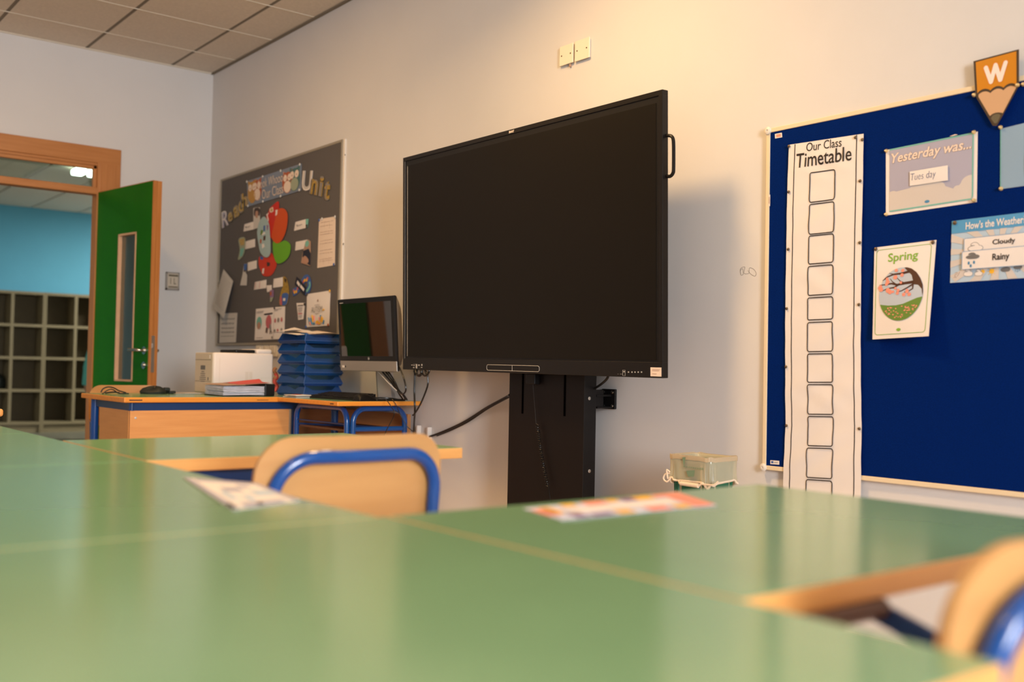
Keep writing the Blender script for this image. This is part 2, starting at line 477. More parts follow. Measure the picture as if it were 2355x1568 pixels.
m = MB(); m.box((XL, YF-0.012, 0), (XR, YF, 0.09)); m.build('baseboard_front', 'white_plastic', kind='structure')
m = MB(); m.box((XL, DY1+0.14, 0), (XL+0.012, YF-0.012, 0.09)); m.build('baseboard_left', 'white_plastic', kind='structure')

# pencil scribble on the wall
pts = spline([W(1704, 632, 2.9995), W(1703, 622, 2.9995), W(1708, 618, 2.9995), W(1709, 630, 2.9995), W(1704, 632, 2.9995), W(1703, 618, 2.9995), W(1713, 614, 2.9995), W(1711, 628, 2.9995), W(1722, 628, 2.9995), W(1724, 616, 2.9995), W(1733, 619, 2.9995), W(1739, 628, 2.9995), W(1736, 635, 2.9995), W(1727, 630, 2.9995), W(1720, 622, 2.9995)], 6)
MB().tube(pts, 0.0007, 5).build('pencil_scribble', 'print_grey', wf)

# ------------------------------------------------------------------ door
door = thing('door_1', None, None, (XL, DY1, 0)); structure(door)
m = MB()
m.box((XL-0.09, DY1-0.03, 0), (XL+0.02, DY1+0.005, DTOP)); m.box((XL-0.09, DY0, 0), (XL+0.02, DY0+0.03, DTOP))
m.box((XL-0.001, DY1-0.015, 0), (XL+0.022, DY1+0.130, DTOP+0.100), 0.004)
m.box((XL-0.001, DY0-0.130, 0), (XL+0.022, DY0+0.015, DTOP+0.100), 0.004)
m.build('door_frame', 'door_wood', door)
m = MB()
m.box((XL-0.002, DY0-0.130, DTOP-0.012), (XL+0.0225, DY1+0.130, DTOP+0.102), 0.004)
m.box((XL-0.09, DY0, DTOP-0.03), (XL+0.012, DY1, DTOP+0.0))
m.box((XL-0.03, DY0, DTOP-0.055), (XL+0.006, DY1, DTOP-0.03), 0.003)
m.box((XL-0.075, DY0, 2.102), (XL+0.018, DY1, 2.152), 0.004)
m.build('door_head', 'door_wood_across', door)
m = MB(); m.box((XL-0.03, DY1-0.055, 2.152), (XL+0.006, DY1-0.03, DTOP-0.03), 0.003); m.build('glazing_bead', 'door_wood', door)
MB().box((XL-0.062, DY0+0.03, 2.150), (XL-0.056, DY1-0.03, DTOP-0.03)).build('transom_glass', 'clear_glass', door)
# closed narrow side leaf (seen mirrored in the computer screen)
sl = MB().box((XL-0.05, DY0+0.032, 0.01), (XL-0.008, DY0+0.28, 2.10)).build('side_leaf', 'door_green', door)
MB().box((XL-0.052, DY0+0.28, 0.01), (XL-0.004, DY0+0.325, 2.10)).build('leaf_edge', 'door_wood', sl)
# open leaf: built in its own axes (u along the leaf, w its thickness)
LA = math.atan2(0.125, 0.77)
def leafpt(u, w, z):
    return Vector((XL+0.012+math.cos(LA)*u-math.sin(LA)*w, DY1-0.022+math.sin(LA)*u+math.cos(LA)*w, z))
def leafbox(mb, a, b):
    P = [leafpt(a[0], a[1], a[2]), leafpt(b[0], a[1], a[2]), leafpt(b[0], a[1], b[2]), leafpt(a[0], a[1], b[2])]
    off = leafpt(0, b[1], 0)-leafpt(0, a[1], 0)
    mb.prism(P, off); return mb
LW, LT, LTOP = 0.785, 0.044, 2.115
V0, V1, VZ0, VZ1 = 0.327, 0.575, 0.795, 1.795
m = MB()
leafbox(m, (0, 0, 0.01), (V0, LT, LTOP)); leafbox(m, (V1, 0, 0.01), (LW-0.006, LT, LTOP))
leafbox(m, (V0, 0, 0.01), (V1, LT, VZ0)); leafbox(m, (V0, 0, VZ1), (V1, LT, LTOP))
leaf = m.build('door_leaf', 'door_green', door)
m = MB(); leafbox(m, (LW-0.006, -0.002, 0.008), (LW+0.006, LT*0.48, LTOP+0.001)); leafbox(m, (LW-0.006, LT*0.53, 0.008), (LW+0.006, LT+0.012, LTOP+0.001))
leafbox(m, (LW-0.006, LT*0.48, 0.008), (LW+0.002, LT*0.53, LTOP)); leafbox(m, (-0.001, -0.001, LTOP-0.001), (LW-0.006, LT+0.001, LTOP+0.003))
m.build('leaf_edge', 'door_wood', leaf)
m = MB()
leafbox(m, (V0, -0.004, VZ0), (V0+0.012, LT+0.004, VZ1)); leafbox(m, (V1-0.012, -0.004, VZ0), (V1, LT+0.004, VZ1))
leafbox(m, (V0, -0.004, VZ0), (V1, LT+0.004, VZ0+0.012)); leafbox(m, (V0, -0.004, VZ1-0.012), (V1, LT+0.004, VZ1))
m.build('vision_frame', 'pale_bead', leaf)
m = MB(); leafbox(m, (V0+0.012, LT*0.45, VZ0+0.012), (V1-0.012, LT*0.58, VZ1-0.012)); m.build('vision_panel', 'vision_glass', leaf)
m = MB()
for sgn, w0 in ((-1, 0.0), (1, LT)):
    w1 = w0+sgn*0.05
    hp = [leafpt(0.735, w0, 1.003), leafpt(0.735, w0+sgn*0.03, 1.003)]
    hp += [leafpt(0.730, w1-sgn*0.006, 1.004), leafpt(0.718, w1, 1.005), leafpt(0.66, w1, 1.006), leafpt(0.60, w1-sgn*0.004, 1.008)]
    m.tube(spline(hp, 4), 0.0105, 10)
    m.tube([leafpt(0.735, w0, 1.003), leafpt(0.735, w0+sgn*0.010, 1.003)], 0.026, 18)
m.build('door_handle', 'steel', leaf, smooth=True)
m = MB()
for sgn, w0 in ((-1, 0.0), (1, LT)):
    m.tube([leafpt(0.735, w0, 0.905), leafpt(0.735, w0+sgn*0.010, 0.905)], 0.024, 18)
    m.tube([leafpt(0.735, w0+sgn*0.010, 0.908), leafpt(0.735, w0+sgn*0.020, 0.908)], 0.010, 12)
m.build('lock_cylinder', 'steel', leaf, smooth=True)
m = MB(); leafbox(m, (LW+0.006, LT*0.27, 0.86), (LW+0.0075, LT*0.78, 1.10)); leafbox(m, (LW+0.006, LT*0.36, 1.02), (LW+0.016, LT*0.68, 1.05)); leafbox(m, (LW+0.006, LT*0.36, 0.93), (LW+0.0085, LT*0.68, 0.965))
m.build('lock_plate', 'dull_steel', leaf)

# framed sign holder on the left wall
c = WX(395.5, 647, XL); sg = thing('room_sign', 'small beige framed room sign on the wall right of the open green door', 'sign', (XL, c.y, c.z))
yy0, yy1, z0, z1 = 2.677, 2.778, 0.53+EYE, 0.662+EYE
m = MB(); m.box((XL, yy0, z0), (XL+0.012, yy1, z1), 0.003); m.build('backplate', 'printer_shade', sg)
m = MB()
m.box((XL+0.010, yy0, z0), (XL+0.018, yy0+0.012, z1)); m.box((XL+0.010, yy1-0.007, z0), (XL+0.018, yy1, z1))
m.box((XL+0.010, yy0, z0), (XL+0.018, yy1, z0+0.014)); m.box((XL+0.010, yy0, z1-0.008), (XL+0.018, yy1, z1))
m.build('sign_frame', 'dull_steel', sg)
m = MB(); m.box((XL+0.012, yy0+0.022, z1-0.030), (XL+0.0135, yy1-0.01, z1-0.018)); m.box((XL+0.012, yy0+0.022, z0+0.020), (XL+0.0135, yy1-0.01, z0+0.028))
text(m, '1 L', lambda s, t: Vector((XL+0.0135, yy0+0.035+0.042*s, z1-0.042-0.045*t)))
m.build('lettering', 'shelf_back', sg)

# ------------------------------------------------------------------ hall: pigeonhole shelves, person, lamps
def cubby(y0, label):
    b = thing('pigeonhole_unit', label, 'shelf unit', (XH+0.2, y0, 0), group='beige pigeonhole units in the hall')
    d, w, hh = 0.40, 0.758, 1.79
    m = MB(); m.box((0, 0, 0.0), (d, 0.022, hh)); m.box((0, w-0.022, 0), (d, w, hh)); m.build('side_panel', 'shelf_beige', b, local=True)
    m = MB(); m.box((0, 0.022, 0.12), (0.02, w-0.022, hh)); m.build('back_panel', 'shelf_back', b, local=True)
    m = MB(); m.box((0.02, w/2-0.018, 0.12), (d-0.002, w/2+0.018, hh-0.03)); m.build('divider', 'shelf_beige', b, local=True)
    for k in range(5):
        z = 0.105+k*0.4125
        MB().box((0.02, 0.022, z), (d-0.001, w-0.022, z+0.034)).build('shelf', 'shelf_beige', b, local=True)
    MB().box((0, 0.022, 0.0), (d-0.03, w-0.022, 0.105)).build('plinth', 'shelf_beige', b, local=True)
    return b
yj = WX(98, 900, XH+0.6).y
cubby(yj, 'beige pigeonhole unit in the hall, beside the green door edge')
cubby(yj-0.762, 'beige pigeonhole unit in the hall, at the left picture edge')
cubby(yj-1.524, 'beige pigeonhole unit in the hall, mostly beyond the left picture edge')
cubby(yj+0.762, 'beige pigeonhole unit in the hall, hidden behind the open green door')
# bag lying in a pigeonhole
p = WX(2, 894, XH+0.5)
m = MB().lathe([(0.02, 0), (0.15, 0.0), (0.17, 0.05), (0.16, 0.12), (0.11, 0.18), (0.05, 0.20), (0.01, 0.205)], (XH+0.42, p.y-0.078, 0.105+0.4125+0.0345), 20, sx=0.7, sy=0.9)
o = m.build('bag', 'bag_black', smooth=True, loc=(XH+0.42, p.y-0.078, 0.105+0.4125+0.0345)); tag(o, 'black bag in a pigeonhole of the hall shelves at the left picture edge', 'bag')
# twin-head hall lamp
lp = WZ(199, 387, ZH)
lt = thing('hall_lamp', 'lit white twin lamp on the hall ceiling seen through the transom', 'lamp', lp)
m = MB().box((lp.x-0.05, lp.y-0.13, ZH-0.02), (lp.x+0.05, lp.y+0.13, ZH-0.001), 0.004).build('lamp_base', 'white_plastic', lt)
for dy in (-0.075, 0.085):
    MB().box((lp.x-0.09, lp.y+dy-0.055, ZH-0.075), (lp.x+0.09, lp.y+dy+0.055, ZH-0.02), 0.012).build('lamp_head', 'lamp_white', lt)
MB().box((lp.x-0.08, lp.y+0.1401, ZH-0.07), (lp.x+0.08, lp.y+0.147, ZH-0.025), 0.002).build('green_lens', 'lamp_green', lt)

def person():
    """standing child seen past the door jamb; the figure faces the shelves' right end (+Y)"""
    bx, by = -12.6, WX(240, 900, -12.6).y
    H = 1.36
    b = thing('person', 'person in a teal top and dark trousers standing in the hall behind the door jamb', 'person', (bx, by, 0))
    V = [(0, 0, .70), (0, 0, .82), (0, 0, .96), (0, 0.01, 1.06), (0, 0.01, 1.13), (0, 0.02, 1.20), (0, 0.02, 1.29),     # 0-6 spine, neck, head
         (-.075, 0, .66), (-.085, 0.01, .37), (-.09, -.01, .06), (-.09, .09, .03),                       # 7-10 leg
         (.075, 0, .66), (.085, 0.01, .37), (.09, -.01, .06), (.09, .09, .03),                           # 11-14
         (-.14, 0, 1.05), (-.185, -.01, .84), (-.20, .03, .64), (-.20, .05, .57),                       # 15-18 arm
         (.14, 0, 1.05), (.185, -.01, .84), (.20, .03, .64), (.20, .05, .57)]                           # 19-22
    E = [(0,1),(1,2),(2,3),(3,4),(4,5),(5,6),(0,7),(7,8),(8,9),(9,10),(0,11),(11,12),(12,13),(13,14),(3,15),(15,16),(16,17),(17,18),(3,19),(19,20),(20,21),(21,22)]
    rad = [.10,.095,.105,.085,.042,.085,.085,.075,.052,.036,.03,.075,.052,.036,.03,.05,.036,.026,.024,.05,.036,.026,.024]
    me = bpy.data.meshes.new('body'); me.from_pydata(V, E, []); o = bpy.data.objects.new('body', me); COL.objects.link(o)
    sk = o.modifiers.new('skin', 'SKIN')
    for i, r in enumerate(rad): me.skin_vertices[0].data[i].radius = (r, r)
    me.skin_vertices[0].data[0].use_root = True
    sb = o.modifiers.new('sub', 'SUBSURF'); sb.levels = 2; sb.render_levels = 2
    bpy.context.view_layer.update()
    bake = bpy.data.meshes.new_from_object(o.evaluated_get(bpy.context.evaluated_depsgraph_get()))
    o.modifiers.clear(); o.data = bake; bpy.data.meshes.remove(me); bake.materials.clear(); bake.materials.append(MATS['skin']); o.parent = b
    for f in bake.polygons: f.use_smooth = True
    for sx in (-1, 1):                       # each hand: palm, four fingers, thumb
        m = MB(); m.tube([(sx*.20, .045, .615), (sx*.203, .052, .575)], [.020, .024], 8)
        for k in range(4):
            m.tube([(sx*.20, .035+.012*k, .580), (sx*.205, .038+.013*k, .535), (sx*.20, .040+.012*k, .50+.006*abs(k-1.5))], [.0075, .007, .005], 6)
        m.tube([(sx*.195, .055, .60), (sx*.185, .085, .575), (sx*.185, .095, .55)], [.008, .007, .006], 6)
        m.build('hand', 'skin', b, local=True, smooth=True)
    m = MB()    # top: torso shell with sleeves
    prof = [(.150, .655), (.150, .70), (.135, .82), (.135, .95), (.145, 1.03), (.125, 1.085), (.06, 1.12)]
    m.lathe(prof, (0, 0.005, 0), 24, sx=1.05, sy=0.78)
    for sx in (-1, 1): m.tube(spline([(sx*.10, 0, 1.06), (sx*.15, 0, 1.03), (sx*.19, -.01, .84), (sx*.205, .03, .645)], 5), [.055]*6+[.052]*5+[.046]*5, 12)
    m.build('teal_top', 'teal_cloth', b, local=True, smooth=True)
    m = MB()
    for sx in (-1, 1): m.tube(spline([(sx*.065, 0, .72), (sx*.08, 0, .62), (sx*.09, .01, .37), (sx*.093, -.005, .07)], 5), [.092]*5+[.085]*5+[.062]*6, 14)
    m.build('trousers', 'cloth_navy', b, local=True, smooth=True)
    for sx in (-1, 1): MB().box((sx*.09-.042, -.05, 0), (sx*.09+.042, .15, .07), .03, 3).build('shoe', 'bag_black', b, local=True, smooth=True)
    m = MB().lathe([(.02, 1.20), (.075, 1.215), (.098, 1.27), (.095, 1.33), (.06, 1.37), (.01, 1.385)], (0, -.012, 0), 20, sx=.95)
    m.build('hair', 'hair', b, local=True, smooth=True)
    for sx in (-1, 1): MB().lathe([(.002, 0), (.012, .004), (.012, .010), (.002, .014)], (sx*.034, .083, 1.235), 10, axis='y').build('eye', 'eye_white', b, local=True, smooth=True)
    MB().tube([(0, .085, 1.245), (0, .112, 1.205), (0, .090, 1.198)], [.008, .013, .008], 8).build('nose', 'skin', b, local=True, smooth=True); MB().box((-.022, .082, 1.168), (.022, .096, 1.176), .003).build('mouth', 'print_pink', b, local=True)
    for sx in (-1, 1): MB().box((sx*.088-.010, -.01, 1.20), (sx*.088+.008, .025, 1.25), .006).build('ear', 'skin', b, local=True)
    b.rotation_euler = (0, 0, R(72))
person()

# ------------------------------------------------------------------ interactive display on its stand
TVO = Vector((-4.3105, 2.730, 0.9163))
TU = Vector((1, 0, -0.0060)).normalized(); TVv = Vector((0.0060, -0.0287, 1)).normalized(); TW = -TU.cross(TVv)
TVv = TU.cross(-TW) if False else TVv
TM = Matrix(((TU.x, TW.x, TVv.x, TVO.x), (TU.y, TW.y, TVv.y, TVO.y), (TU.z, TW.z, TVv.z, TVO.z), (0, 0, 0, 1)))
def tvuv(px, py):                            # pixel -> (u,v) on the display front
    r = ray(px, py); o = Vector((0, 0, EYE))
    n = TW; k = (TVO-o).dot(n)/r.dot(n); p = o+r*k-TVO
    return p.dot(TU), p.dot(TVv)
TWD, THT = 1.7425, 1.0440
tv = thing('interactive_display', 'large black wall-side interactive display with dark matt screen', 'screen', TVO)
def tvb(name, m, mb, smooth=False, parent=None): return mb.xform(TM).build(name, m, parent or tv, smooth=smooth)
m = MB(); fbz = 0.020; fb = 0.058
m.box((0, 0, THT-fbz), (TWD, 0.030, THT), 0.002); m.box((0, 0, 0), (TWD, 0.030, fb), 0.002)
m.box((0, 0, fb-0.002), (fbz, 0.030, THT-fbz+0.002), 0.002); m.box((TWD-fbz, 0, fb-0.002), (TWD, 0.030, THT-fbz+0.002), 0.002)
bez = tvb('bezel', 'black_satin', m)
tvb('glass_border', 'black_plastic', MB().box((fbz-0.001, 0.004, fb-0.001), (TWD-fbz+0.001, 0.026, THT-fbz+0.001)))
tvb('screen', 'screen_matt', MB().box((fbz+0.020, 0.0025, fb+0.006), (TWD-fbz-0.014, 0.0045, THT-fbz-0.024)))
tvb('screen_edge', 'grey_line', MB().box((fbz+0.0175, 0.002, fb+0.008), (fbz+0.0200, 0.0045, THT-fbz-0.026)), parent=None)
tvb('bezel_seam', 'silver_grey', MB().box((fbz-0.0035, -0.0003, fb-0.006), (fbz-0.0015, 0.003, THT-fbz-0.002)))
tvb('rear_housing', 'black_plastic', MB().box((0.12, 0.030, 0.06), (TWD-0.12, 0.075, THT-0.10), 0.01))
m = MB(); h0 = THT-0.165; h1 = THT-0.315
m.tube(spline([(TWD-0.002, 0.022, h0), (TWD+0.018, 0.022, h0-0.004), (TWD+0.030, 0.022, h0-0.014), (TWD+0.034, 0.022, h0-0.04), (TWD+0.034, 0.022, h1+0.03), (TWD+0.031, 0.022, h1+0.010), (TWD+0.018, 0.022, h1), (TWD-0.002, 0.022, h1+0.003)], 5), 0.0065, 8)
tvb('side_handle', 'black_satin', m, smooth=True)
# printed marks on the lower bezel
def tvrect(mb, p0, p1, w=-0.0006):
    a = tvuv(*p0); b = tvuv(*p1); mb.box((min(a[0], b[0]), w, min(a[1], b[1])), (max(a[0], b[0]), 0.001, max(a[1], b[1])))
m = MB()
a = tvuv(1119.5, 850.5); b = tvuv(1240.5, 851.5)
z0, z1 = 0.0095, 0.0335; rr = 0.010; x0, x1 = a[0], b[0]
pth = []
for cx_, cz_, a0 in ((x1-rr, z1-rr, 0), (x0+rr, z1-rr, 90), (x0+rr, z0+rr, 180), (x1-rr, z0+rr, 270)):
    pth += arc((cx_, -0.0003, cz_), rr, a0, a0+90, 5, (1, 0, 0), (0, 0, 1))
m.tube(pth, 0.0011, 5, closed=True)
xm = tvuv(1178, 850)[0]; m.box((xm-0.001, -0.001, z0), (xm+0.001, 0.001, z1))
tvb('soundbar_outline', 'grey_line', m)
m = MB()
for px in (1445.5, 1453.5, 1460.5, 1468, 1475.5): tvrect(m, (px-1.3, 854), (px+1.3, 857))
for px in (1421.5, 1427, 1430): tvrect(m, (px-0.5, 859.5), (px+0.5, 860.5))
for q in (((1432, 850.6), (1438, 851.2)), ((1432, 863.6), (1438, 864.2)), ((1432, 851), (1432.5, 864)), ((1437.5, 851), (1438, 864)), ((1434, 853), (1436.5, 856))): tvrect(m, *q)
tvb('control_marks', 'grey_line', m)
m = MB()
for q in (((946, 838.5), (949, 840)), ((950, 836.8), (958.5, 837.4)), ((951, 839), (953.5, 841)), ((956.5, 837), (959.5, 847)), ((962, 838), (965, 841)), ((969, 837), (971.5, 841)), ((950, 844), (953, 846)), ((968, 844), (971.5, 845.5))): tvrect(m, *q)
tvb('port_marks', 'grey_line', m)
m = MB(); a = tvuv(1170.5, 302); b = tvuv(1182.5, 299)
text(m, 'SMART', lambda s, t: Vector((a[0]+(b[0]-a[0])*s, -0.0006, THT-0.0055-0.0105*t)), 0.03)
tvb('maker_lettering', 'letter_white', m)
m = MB(); m.box((TWD-0.059, -0.0007, 0.006), (TWD-0.005, 0.001, 0.0385), 0.0); st = tvb('sticker', 'print_cream', m)
m = MB()
for k, (z, l) in enumerate(((0.030, .038), (0.0255, .034), (0.0145, .022))): m.box((TWD-0.050, -0.0012, z), (TWD-0.050+l, 0.0, z+0.0018))
m.xform(TM).build('sticker_lines', 'print_tan', st)

SX0, SX1, SY0, SY1 = -3.583, -3.090, 2.828, 2.893
std = thing('display_stand', 'black steel column stand carrying the large display', 'stand', ((SX0+SX1)/2, 2.86, 0))
m = MB(); m.box((SX0, SY0, 0.02), (SX1, SY1, 1.55), 0.002); m.build('column', 'black_steel', std)
m = MB(); m.box((SX1-0.003, SY0-0.001, 0.02), (SX1+0.0015, SY1, 1.55), 0.001); m.build('side_rail', 'black_plastic', std)
m = MB(); m.box((SX0-0.12, SY0-0.30, 0.0), (SX1+0.12, 2.97, 0.022), 0.004); m.build('base_plate', 'black_steel', std)
for px, y0_, y1_ in ((1203.5, 850, 951), (1300, 858, 957)):
    a = W(px, y0_, SY0); b = W(px, y1_, SY0); MB().box((a.x-0.006, SY0-0.0012, b.z), (a.x+0.006, SY0+0.001, a.z)).build('slot', 'slot_black', std)
a = W(1168, 890, SY0); b = W(1168, 926, SY0); MB().box((SX0-0.007, SY0+0.01, b.z), (SX0, SY0+0.03, a.z), 0.002).build('side_clip', 'black_plastic', std)
a = W(1209, 858, SY0-0.03); b = W(1229, 884, SY0-0.03); MB().box((a.x, SY0-0.03, b.z), (b.x, SY0, a.z), 0.004).build('cable_box', 'black_plastic', std)
br = MB().box((-3.155, 2.985, 0.930-0.160), (-3.074, 2.996, 0.930-0.077), 0.003)
br.box((SX1, 2.90, 0.930-0.156), (-3.150, 2.996, 0.930-0.150), 0.001); br.box((SX1-0.08, 2.893, 0.930-0.157), (-3.150, 2.905, 0.930-0.080), 0.002)
br.box((SX1-0.005, 2.90, 0.930-0.108), (-3.110, 2.990, 0.930-0.100), 0.001)
br.box((-3.108, 2.893, 0.773), (-3.100, 2.945, 0.850), 0.001)
wb = br.build('wall_bracket', 'black_plastic', std)
for x in (-3.141, -3.089):
    for z in (0.930-0.090, 0.930-0.147):
        MB().lathe([(0.0068, 0), (0.0068, -0.002), (0.004, -0.004)], (x, 2.985, z), 12, axis='y').build('screw', 'steel', wb, smooth=True)
for py in (916, 1083):
    p = WX(1355, py, SX1+0.002); MB().lathe([(0.0075, -0.001), (0.0075, 0.002), (0.004, 0.0035)], p, 12, axis='x').build('side_screw', 'steel', std, smooth=True)

def cable(name, pts, rad, m, label, n=8, seg=8, cat='cable', group=None):
    P = spline(pts, seg)
    o = MB().tube(P, rad, n).build(name, m, smooth=True, loc=P[-1])
    return tag(o, label, cat, group)
P = [W(1226, 884, 2.815), W(1229, 925, 2.815), W(1233, 974, 2.815)]
coil = []
a = W(1236, 978, 2.812); b = W(1260, 1118, 2.812)
for i in range(27*10+1):
    t = i/270; an = 2*PI*i/10
    c = a*(1-t)+b*t+Vector((-0.006*math.sin(PI*t), 0, 0)); coil.append(c+Vector((0.0065*math.cos(an), 0.0065*math.sin(an), 0)))
end = [W(1262, 1124, 2.812), W(1266, 1150, 2.812), W(1268, 1200, 2.812)]
o = MB().tube(spline(P, 4)+coil+end, 0.0016, 6).build('coiled_cable', 'cable_black', smooth=True, loc=end[-1]); tag(o, 'thin coiled black cord hanging down the front of the display stand', 'cable')
cable('power_cable', [W(1172, 908, 2.87), W(1164, 913, 2.90), W(1120, 937, 2.96), W(1075, 966, 2.98), W(1035, 986, 2.985), W(1000, 1000, 2.985), W(960, 1012, 2.985)], 0.0060, 'cable_black', 'thick black cable sagging along the wall to the left of the display stand')
cable('power_cable', [W(1178, 912, 2.87), W(1164, 917, 2.90), W(1120, 941, 2.962), W(1078, 969, 2.982), W(1040, 988, 2.988), W(1005, 1002, 2.988)], 0.0035, 'cable_black', 'thin black cable strapped under the thick one left of the display stand')
cable('display_lead', [W(1400, 862, 2.86), W(1395, 872, 2.86), W(1383, 883, 2.87), W(1368, 893, 2.88)], 0.0052, 'cable_black', 'short black lead between the display and the column above the wall bracket')
Yc = 2.735
cable('hanging_cable', [W(957, 845, Yc), W(952.5, 853, Yc), W(954, 862, Yc), W(953, 900, Yc), W(954, 945, Yc), W(952, 985, Yc+0.1), W(951, 1040, Yc+0.15)], 0.0048, 'cable_black', 'black cable hanging straight down from the left end of the display')
lp_ = [W(972, 848, Yc), W(985, 850, Yc), W(987, 858, Yc), W(978, 863, Yc), W(972, 856, Yc), W(976, 848, Yc-0.01)]
cable('cable_loop', [W(955, 851, Yc-0.006), W(957, 858, Yc-0.006), W(961, 862.5, Yc-0.006), W(967, 861, Yc-0.006), W(969, 854, Yc-0.006), W(965, 848, Yc-0.004), W(960, 850, Yc), W(958, 857, Yc), W(962, 864, Yc), W(968, 862, Yc), W(970, 850, Yc)], 0.0050, 'cable_black', 'left coil of black cable tied under the display corner')
cable('cable_loop', [W(971, 849, Yc), W(971, 858, Yc), W(976, 863.5, Yc), W(983, 861, Yc), W(987, 852, Yc), W(984, 847, Yc+0.005), W(978, 850, Yc+0.008), W(980, 858, Yc+0.004), W(982, 864, Yc+0.002)], 0.0050, 'cable_black', 'right coil of black cable tied under the display corner')
cable('hanging_cable', [W(975, 848, Yc), W(982, 858, Yc), W(984, 872, Yc), W(983, 888, Yc), W(972, 918, Yc), W(962, 938, Yc), W(952, 953, Yc), W(949, 954.5, Yc)], 0.0042, 'cable_black', 'black cable slanting from the coils to the straight hanging cable')

# ------------------------------------------------------------------ pupils' tables
TH = 0.71
def table(x0, x1, y0, y1, label, group='green pupils tables', shelf=True):
    t = thing('pupil_table', label, 'table', ((x0+x1)/2, (y0+y1)/2, 0), group=group)
    ax = 'beech_y' if (y1-y0) > (x1-x0) else 'beech_x'
    MB().box((x0, y0, TH-0.029), (x1, y1, TH-0.0006), 0.002, 2).build('tabletop', ax, t)
    MB().box((x0+0.0016, y0+0.0016, TH-0.004), (x1-0.0016, y1-0.0016, TH)).build('green_laminate', 'table_green', t)
    i, j = (0.055, 0.20) if (y1-y0) > (x1-x0) else (0.20, 0.055); r = 0.016
    for sx, sy in ((0, 0), (0, 1), (1, 0), (1, 1)):
        x = x1-i if sx else x0+i; y = y1-j if sy else y0+j
        MB().tube([(x, y, 0.012), (x, y, TH-0.030)], r, 14).build('leg', 'navy_steel', t, smooth=True)
        MB().lathe([(r+0.003, 0), (r+0.003, 0.02), (r, 0.025)], (x, y, 0), 14).build('foot_cap', 'black_plastic', t, smooth=True)
    m = MB()
    i = 0.05
    m.box((x0+i, y0+i-0.012, TH-0.065), (x1-i, y0+i+0.012, TH-0.030)); m.box((x0+i, y1-i-0.012, TH-0.065), (x1-i, y1-i+0.012, TH-0.030))
    m.box((x0+i-0.012, y0+i, TH-0.065), (x0+i+0.012, y1-i, TH-0.030)); m.box((x1-i-0.012, y0+i, TH-0.065), (x1-i+0.012, y1-i, TH-0.030)) if shelf else None
    m.build('rail', 'navy_steel', t)
    if shelf: MB().box((x0+0.09, y0+0.09, TH-0.135), (x1-0.09, y1-0.09, TH-0.125), 0.003).build('book_shelf', 'brown_shelf', t)
    return t
table(-1.298, -0.388, 0.128, 0.799, 'green pupil table nearest the lens, filling the bottom of the picture')
tB = table(-1.300, -0.646, 0.8035, 1.662, 'green pupil table on the right with the coloured number strip on it', shelf=False)
table(-2.290, -1.302, 0.128, 0.786, 'green pupil table in the middle with the white name card on it')
table(-2.975, -2.305, 0.792, 1.660, 'green pupil table behind the chair, running up to its beech front edge')
table(-3.290, -2.294, 0.128, 0.786, 'green pupil table at the left edge, behind the table with the name card')
table(-4.290, -3.294, 0.128, 0.786, 'farthest green pupil table of the row at the left picture edge')
# wooden bench whose back rail pokes in at the far left
p = WZ(9, 940, 0.74)
be = thing('wooden_bench', 'wooden bench whose rounded back rail ends at the left picture edge', 'bench', (p.x, p.y-0.6, 0))
MB().box((p.x-0.030, p.y-1.2, 0.710), (p.x, p.y, 0.740), 0.010, 3).build('back_rail', 'beech_y', be)
MB().box((p.x-0.36, p.y-1.2, 0.40), (p.x-0.03, p.y-0.02, 0.425), 0.006, 2).build('seat', 'beech_y', be)
for sy in (0.10, 1.12):
    MB().box((p.x-0.028, p.y-sy-0.02, 0), (p.x-0.002, p.y-sy+0.02, 0.712), 0.003).build('leg', 'beech_x', be)
    MB().box((p.x-0.34, p.y-sy-0.02, 0), (p.x-0.31, p.y-sy+0.02, 0.401), 0.003).build('leg', 'beech_x', be)

